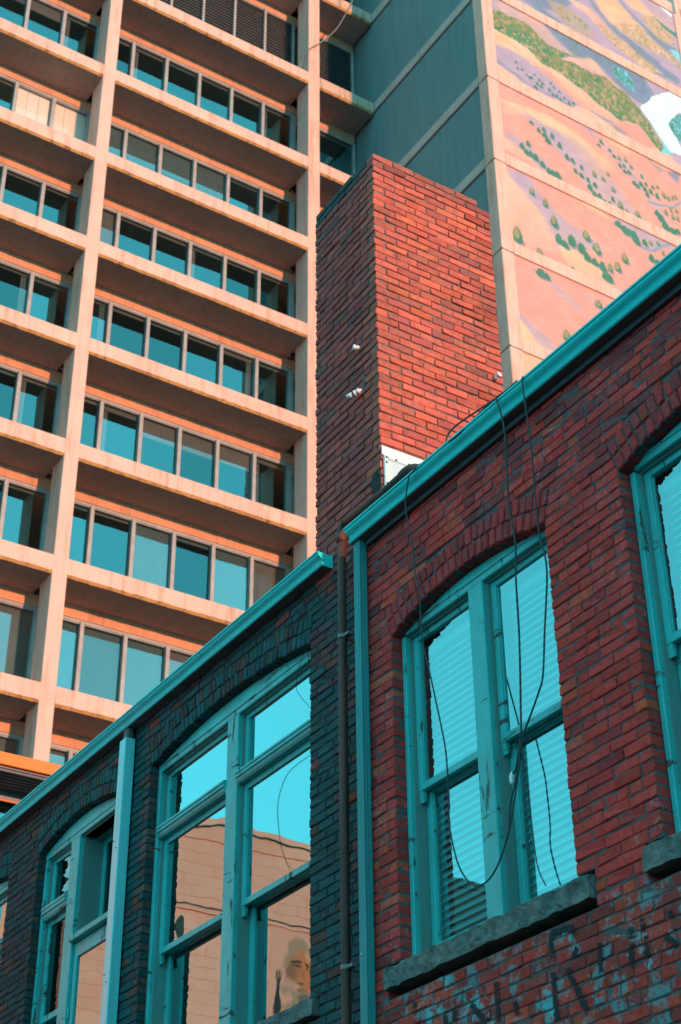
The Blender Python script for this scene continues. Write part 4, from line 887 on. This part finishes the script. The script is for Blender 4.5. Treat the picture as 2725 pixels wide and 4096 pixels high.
gutter('rain_gutter', AD, 8.52, 18.5, 6.148, 'white ogee gutter along the dark brick wall, lower left', 6.040)
b = MB(); b.add([(AD + .0, 8.60, 6.26), (AD + .0, 8.78, 6.20), (AD + .0, 8.70, 6.06), (AD + .006, 8.60, 6.26), (AD + .006, 8.78, 6.20), (AD + .006, 8.70, 6.06)], [(0, 1, 2), (3, 5, 4), (0, 3, 4, 1), (1, 4, 5, 2), (2, 5, 3, 0)])
b.box(AD - .001, AD + .10, 8.770, 8.90, 6.15, 6.27); tag(b.obj('roof_flashing', 'dark_metal'), 'small dark flashing corner between the left gutter and the chimney', 'flashing')
# ribbed downspout at the left end of the red wall
ds = thing('downspout', (5.25, 7.9, G0), 'ribbed teal-white downspout at the left end of the red brick wall', 'downspout')
prof = []; x0, x1, y0, y1 = 5.225, 5.285, 7.875, 7.945
n = 7
for i in range(n): prof += [(x0 + (.004 if i % 2 else 0), y1 - (y1 - y0) * i / n), (x0 + (.004 if i % 2 else 0), y1 - (y1 - y0) * (i + .75) / n)]
for i in range(6): prof += [(x0 + .004 + (x1 - x0) * i / 6, y0 + (.004 if i % 2 else 0)), (x0 + .004 + (x1 - x0) * (i + .75) / 6, y0 + (.004 if i % 2 else 0))]
prof += [(x1, y0), (x1, y1), (x0 + .006, y1)]
vs = [(x, y, G0 + .02) for x, y in prof] + [(x, y, 5.892) for x, y in prof]; m = len(prof)
b = MB(); b.add(vs, [(i, (i + 1) % m, m + (i + 1) % m, m + i) for i in range(m)]); b.obj('pipe', 'downspout_paint', ds)
for z in (3.0, 5.82): MB().tube([(5.222, 7.91, z), (5.214, 7.91, z)], .005, 6).obj('screw', 'porcelain', ds)
# plain white downspout with box section on the dark wall
wd = thing('downspout', (5.33, 11.8, G0), 'plain bright white box downspout between the dark brick windows', 'downspout')
fx = 5.315
MB().cbox(fx, AD - .01, 11.695, 11.815, G0 + .02, 5.94, .006).obj('pipe', 'bright_enamel', wd)
MB().cbox(fx + .02, AD - .02, 11.71, 11.80, 5.942, 6.05, .014).obj('outlet', 'gutter_under', wd)
for z in (5.02, 4.95, 3.9, 3.83): MB().tube([(fx + .001, 11.76 + (.03 if z in (5.02, 3.9) else -.02), z), (fx - .005, 11.76 + (.03 if z in (5.02, 3.9) else -.02), z)], .006, 8).obj('screw', 'dark_metal', wd)
# rusty cast-iron pipe: down the wall, elbow, run along the gutter, bend into the roof
rp = thing('rusty_pipe', (5.33, 8.23, G0), 'rusty brown iron pipe rising beside the downspout and bending along the gutter', 'pipe')
PX, PY, PR = 5.30, 8.213, .031
MB().tube([(PX, PY, G0 + .02), (PX, PY, 2.0), (PX, PY, 4.0), (PX, PY, 6.08)], PR, 18).obj('riser', 'rusty_iron', rp, True)
el = [(PX, PY, 6.06), (PX, PY, 6.11)] + [(PX, PY - .06 * (1 - math.cos(t)), 6.13 + .07 * math.sin(t)) for t in [math.pi / 2 * i / 8 for i in range(9)]]
MB().tube(el, [.037, .037] + [.034] * 9, 18).obj('elbow', 'rusty_iron', rp, True)
run = [el[-1], (PX, PY - .30, 6.19), (PX, PY - .55, 6.185), (PX, PY - .78, 6.19)]
MB().tube(run, PR, 18).obj('run', 'rusty_iron', rp, True)
e2 = [(PX, PY - .77, 6.19), (PX, PY - .82, 6.196), (PX + .01, PY - .88, 6.19), (PX + .025, PY - .93, 6.16), (PX + .04, PY - .95, 6.09), (PX + .045, PY - .95, 5.97)]
MB().tube(smooth_path(e2, 4), .036, 18).obj('elbow', 'rusty_iron', rp, True)
for z in (5.30, 3.01):
    c = MB().tube([(PX, PY, z - .014), (PX, PY, z + .014)], .0345, 20, caps=True); c.box(PX + .03, AD + .01, PY - .012, PY + .012, z - .012, z + .012).box(PX - .01, PX + .03, PY - .085, PY - .03, z - .010, z + .010)
    c.obj('pipe_clamp', 'slat_metal', rp)
# porcelain insulators on the chimney
def insulator(p, d_, label, bracket=False):
    t = thing('insulator', p, label, 'insulator', 'porcelain insulators on the chimney'); d_ = Vector(d_).normalized(); p = Vector(p)
    st = [(-.01, .012), (.012, .014), (.014, .030), (.045, .031), (.05, .026), (.06, .026), (.065, .033), (.085, .034), (.092, .030), (.092, .013), (.075, .012)]
    MB().tube([p + d_ * s[0] * .7 for s in st], [s[1] * .68 for s in st], 18).obj('spool', 'porcelain', t, True)
    if bracket:
        q = p + Vector((-.004, 0, 0)); MB().box(AD - .006, AD - .001, p.y - .012, p.y + .012, p.z - .02, p.z + .16).obj('bracket', 'dark_metal', t)
        MB().tube([p + d_ * .066, p + d_ * .12], [.021, .019], 16).obj('cap', 'porcelain', t, True)
        MB().tube([p + d_ * .058, p + d_ * .066], .025, 16).obj('strap', 'dark_metal', t)
insulator((AD - .004, 8.09, 7.79), (-1, .35, .1), 'small white porcelain spool insulator high on the shaded chimney face')
insulator((AD - .035, 8.055, 7.36), (-.5, .85, -.25), 'double white insulator on a dark strap bracket, lower on the shaded chimney face', True)
insulator((6.53, CY0 - .004, 7.80), (.1, -1, .25), 'white porcelain insulator near the right edge of the sunlit chimney face')
# hanging cables
def cable(pts, rad, label, mat='cable_black', name='hanging_cable'):
    pts = [pts[0]] + [(x, y + RNG.normal() * .004, z) for x, y, z in pts[1:-1]] + [pts[-1]]
    return tag(MB().tube(smooth_path(pts, 5), rad, 7).obj(name, mat, None, True), label, 'cable', 'loose cables over the brick facades')
G = AR - .155
def hang(pts, x=G): return [(x, y, z) for _, y, z in pts]
CA = [(5.14, 7.098, 5.973), (5.14, 7.152, 5.951), (5.14, 7.193, 5.78), (5.14, 7.175, 5.632), (5.14, 7.126, 5.393), (5.14, 7.118, 5.222), (5.14, 7.086, 5.044), (5.14, 7.079, 4.885), (5.14, 7.063, 4.693), (5.14, 7.014, 4.453), (5.14, 6.949, 4.187), (5.14, 6.895, 3.932), (5.14, 6.878, 3.777), (5.14, 6.881, 3.591), (5.14, 6.881, 3.444), (5.14, 6.82, 3.195), (5.14, 6.71, 3.049), (5.14, 6.596, 3.014), (5.14, 6.475, 3.072), (5.14, 6.364, 3.229), (5.14, 6.288, 3.412), (5.14, 6.233, 3.555), (5.14, 6.207, 3.691)]
CB = [(5.14, 6.189, 5.979), (5.14, 6.15, 5.818), (5.14, 6.144, 5.614), (5.14, 6.147, 5.213), (5.14, 6.124, 4.918), (5.14, 6.137, 4.668), (5.14, 6.155, 4.304), (5.14, 6.185, 3.845), (5.14, 6.201, 3.708), (5.14, 6.269, 3.547), (5.14, 6.294, 3.539)]
CCc = [(5.14, 5.938, 5.922), (5.14, 5.925, 5.751), (5.14, 5.911, 5.425), (5.14, 5.917, 5.122), (5.14, 5.911, 4.831), (5.14, 5.876, 4.699), (5.14, 5.871, 4.565), (5.14, 5.9, 4.366), (5.14, 5.937, 4.234), (5.14, 5.983, 3.99), (5.14, 6.033, 3.896), (5.14, 6.119, 3.79), (5.14, 6.179, 3.706), (5.14, 6.275, 3.474), (5.14, 6.329, 3.376), (5.14, 6.358, 3.233)]
over = lambda y, dy: [(AR + .05, y + dy * 2, 6.02), (AR - .06, y + dy, 6.035), (AR - .13, y, 6.018)]
cable(over(7.06, -.05) + hang(CA), .0050, 'leftmost dark cable looping over the gutter and hanging in a deep bight before the window')
cable(over(6.22, -.03) + hang(CB), .0062, 'thick straight dark cable hanging from the gutter past the window, ending in a white plug')
cable(over(5.96, .04) + hang(CCc), .0056, 'dark cable bowing right over the brick pier before meeting the straight one')
cable([(5.18, 6.241, 3.69), (5.18, 6.241, 3.651), (5.18, 6.222, 3.455), (5.18, 6.205, 3.196), (5.18, 6.184, 2.986), (5.17, 6.123, 2.86)], .0036, 'short thin cord hanging before the lower right sash to the stone sill')
cable([(5.175, 6.02, 6.03), (5.20, 6.20, 6.055), (5.20, 6.45, 6.085), (5.20, 6.66, 6.11), (5.18, 6.74, 6.075), (5.17, 6.76, 6.03), (5.165, 6.72, 5.995), (5.165, 6.60, 5.99), (5.17, 6.40, 6.02), (5.19, 6.22, 6.05), (5.22, 6.0, 6.05)], .0065, 'dark coil of cable lying in a long loop on the gutter below the chimney')
cable([(5.24, 6.05, 6.04), (5.23, 6.2, 6.09), (5.24, 6.36, 6.11), (5.26, 6.44, 6.07), (5.24, 6.38, 6.03), (5.22, 6.25, 6.05), (5.22, 6.1, 6.06)], .0045, 'small curl of cable on the gutter behind the long loop')
cable([(AD - .004, 8.76, 5.62), (5.40, 8.809, 5.556), (5.39, 8.919, 5.445), (5.385, 8.966, 5.306), (5.39, 8.941, 5.21), (AD - .004, 8.783, 5.002)], .0022, 'hair-thin wire curling over the upper right pane of the dark brick window')
cable([(AD - .002, 8.80, 4.72), (5.50, 8.95, 4.76), (5.56, 9.03, 4.81), (5.568, 9.32, 4.805), (5.568, 9.46, 4.74), (5.568, 9.52, 4.60), (5.568, 9.51, 4.43), (5.568, 9.47, 4.26), (5.568, 9.385, 4.10), (5.55, 9.31, 4.03)], .0014, 'hair-thin wire bowing down the middle right pane of the dark brick window')
pg = thing('cable_plug', (G, 6.30, 3.53), 'small white plug taped to the end of the hanging cable', 'plug')
MB().tube([(G, 6.296, 3.545), (G, 6.300, 3.535), (G, 6.306, 3.515), (G, 6.308, 3.49), (G, 6.305, 3.475)], [.006, .012, .014, .012, .007], 10).obj('plug_body', 'porcelain', pg, True)

# ================================================================== building across the alley, seen mirrored in the panes
op = thing('block_building', (-2, 24, G0), 'pink painted block building mirrored in the dark brick windows, with a painted portrait', 'building')
OY = 24.0
MB().box(-6.4, 2.2, OY + .007, OY + 9, G0, 10.62).obj('wall', 'pink_block', op)
prof = [(-6.4, 10.6), (2.2, 10.6), (.6, 10.62), (-.3, 10.66), (-.9, 10.75), (-1.5, 11.02), (-1.85, 11.09), (-2.3, 11.02), (-3.6, 10.92), (-6.4, 10.98)]
b = MB(); m = len(prof); b.add([(x, OY - .02, z) for x, z in prof] + [(x, OY + .2, z) for x, z in prof], [tuple(range(m)), tuple(range(m, 2 * m))[::-1]] + [(i, (i + 1) % m, m + (i + 1) % m, m + i) for i in range(m)]); b.obj('parapet', 'pink_block', op)
blk = MB().cbox(-.197, .197, 0, .1, -.0965, .0965, .004).mesh('block', 'pink_block'); blh = MB().cbox(-.0985, .0985, 0, .1, -.0965, .0965, .004).mesh('block', 'pink_block')
z = 7.35; r_ = 0
while z < 10.5:
    x = -4.4 + (.2 if r_ % 2 else 0)
    while x < 1.3:
        if abs(z + .1 - 9.34) > .11:
            o = link('block', blk, op); o.location = (x, OY + RNG.normal() * .0015 , z + .1)
        x += .4
    z += .2; r_ += 1
MB().box(-6.4, 2.2, OY - .03, OY + .06, 9.29, 9.36).obj('string_course', 'pink_block', op)
MB().tube([(-6.4, OY - .05, 9.38), (-3, OY - .045, 9.37), (0, OY - .05, 9.385), (2.2, OY - .05, 9.38)], .012, 6).obj('service_wire', 'cable_black', op, True)
MB().tube(smooth_path([(-5.4, OY - .05, 10.86), (-3.6, OY - .04, 10.80), (-2.3, OY - .05, 10.90), (-1.85, OY - .05, 10.94), (-1.2, OY - .05, 10.80)], 5), .014, 6).obj('service_wire', 'cable_black', op, True)
flat('dark_paint', (.03, .05, .05))
def blob(cx, cz, rx, rz, mat, dy, name, ph=0, n=22, cut=None):
    pts = [(cx + rx * math.cos(t) * (1 + .06 * math.sin(3 * t + ph)), cz + rz * math.sin(t) * (1 + .05 * math.cos(2 * t + ph))) for t in [2 * math.pi * i / n for i in range(n)]]
    b = MB(); b.add([(x, OY - dy, z) for x, z in pts] + [(x, OY - dy + .003, z) for x, z in pts], [tuple(range(n)), tuple(range(n, 2 * n))[::-1]] + [(i, (i + 1) % n, n + (i + 1) % n, n + i) for i in range(n)]); b.obj(name, mat, op)
def portrait():
    x0, x1, z0, z1, st = -3.95, -2.6, 7.4, 9.4, .018; nx, nz = int((x1 - x0) / st), int((z1 - z0) / st)
    gx, gz = np.meshgrid(np.linspace(x0, x1, nx + 1), np.linspace(z0, z1, nz + 1)); X, Z = gx.ravel(), gz.ravel(); C = np.tile(np.array((.86, .31, .235)), (len(X), 1))
    nzv = vnoise(X, Z, 9, 21) - .5; nf = vnoise(X, Z, 26, 22) - .5
    def lay(cx, cz, rx, rz, col, soft=.25, rot=0., amt=1.):
        c, s_ = math.cos(rot), math.sin(rot); u = ((X - cx) * c + (Z - cz) * s_) / rx; v = (-(X - cx) * s_ + (Z - cz) * c) / rz
        dd = np.sqrt(u * u + v * v) + nzv * .22 + nf * .12; a = np.clip((1 - dd) / soft, 0, 1)[:, None] * amt; C[:] = C * (1 - a) + np.array(col) * a
    lay(-3.34, 7.85, .46, .42, (.16, .12, .10), .3); lay(-3.06, 8.12, .10, .25, (.45, .22, .15), .5, -.5)
    lay(-3.26, 8.74, .35, .46, (.46, .22, .15), .18); lay(-3.30, 8.62, .30, .40, (.70, .17, .08), .35, .1)
    lay(-3.08, 8.55, .11, .30, (.33, .11, .07), .8, .15); lay(-3.44, 8.86, .14, .14, (.85, .30, .17), .9)
    lay(-3.14, 8.70, .11, .035, (.06, .035, .03), .5, -.2); lay(-3.37, 8.70, .10, .032, (.06, .035, .03), .5, .2); lay(-3.15, 8.64, .06, .03, (.10, .05, .04), .6); lay(-3.36, 8.64, .06, .03, (.10, .05, .04), .6)
    lay(-3.23, 8.52, .035, .10, (.36, .10, .05), .8); lay(-3.20, 8.38, .10, .025, (.12, .05, .04), .6, .15); lay(-3.20, 8.27, .14, .06, (.30, .12, .08), .8)
    lay(-2.84, 8.08, .085, .38, (.03, .035, .035), .2, .08)
    for i, xx in enumerate((-2.775, -2.825, -2.875, -2.92)): lay(xx, 8.47 - .03 * abs(i - 1.5), .02, .12, (.03, .035, .035), .25, .06 * (i - 1.5))
    me = bpy.data.meshes.new('painted_portrait'); W = nx + 1
    me.from_pydata(np.stack([X, np.full(len(X), OY - .006), Z], 1).tolist(), [], [(b_ * W + a_, b_ * W + a_ + 1, (b_ + 1) * W + a_ + 1, (b_ + 1) * W + a_) for b_ in range(nz) for a_ in range(nx)])
    at = me.color_attributes.new('paint', 'FLOAT_COLOR', 'POINT'); at.data.foreach_set('color', np.concatenate([C, np.ones((len(X), 1))], 1).ravel().astype(np.float32)); me.materials.append(M['mural_paint']); link('painted_portrait', me, op)
portrait()
blob(-1.02, 8.95, .12, .22, 'dark_paint', .010, 'painted_bird', 2)
ob = thing('grey_building', (-10, 24, G0), 'dim grey rendered building mirrored in the lower panes of the red brick window', 'building')
MB().box(-16, -6.45, 24.4, 34, G0, 10.95).obj('wall', 'grey_render', ob); MB().cbox(-16.05, -6.43, 24.35, 24.65, 10.95, 11.12, .02).obj('coping', 'grey_render', ob)
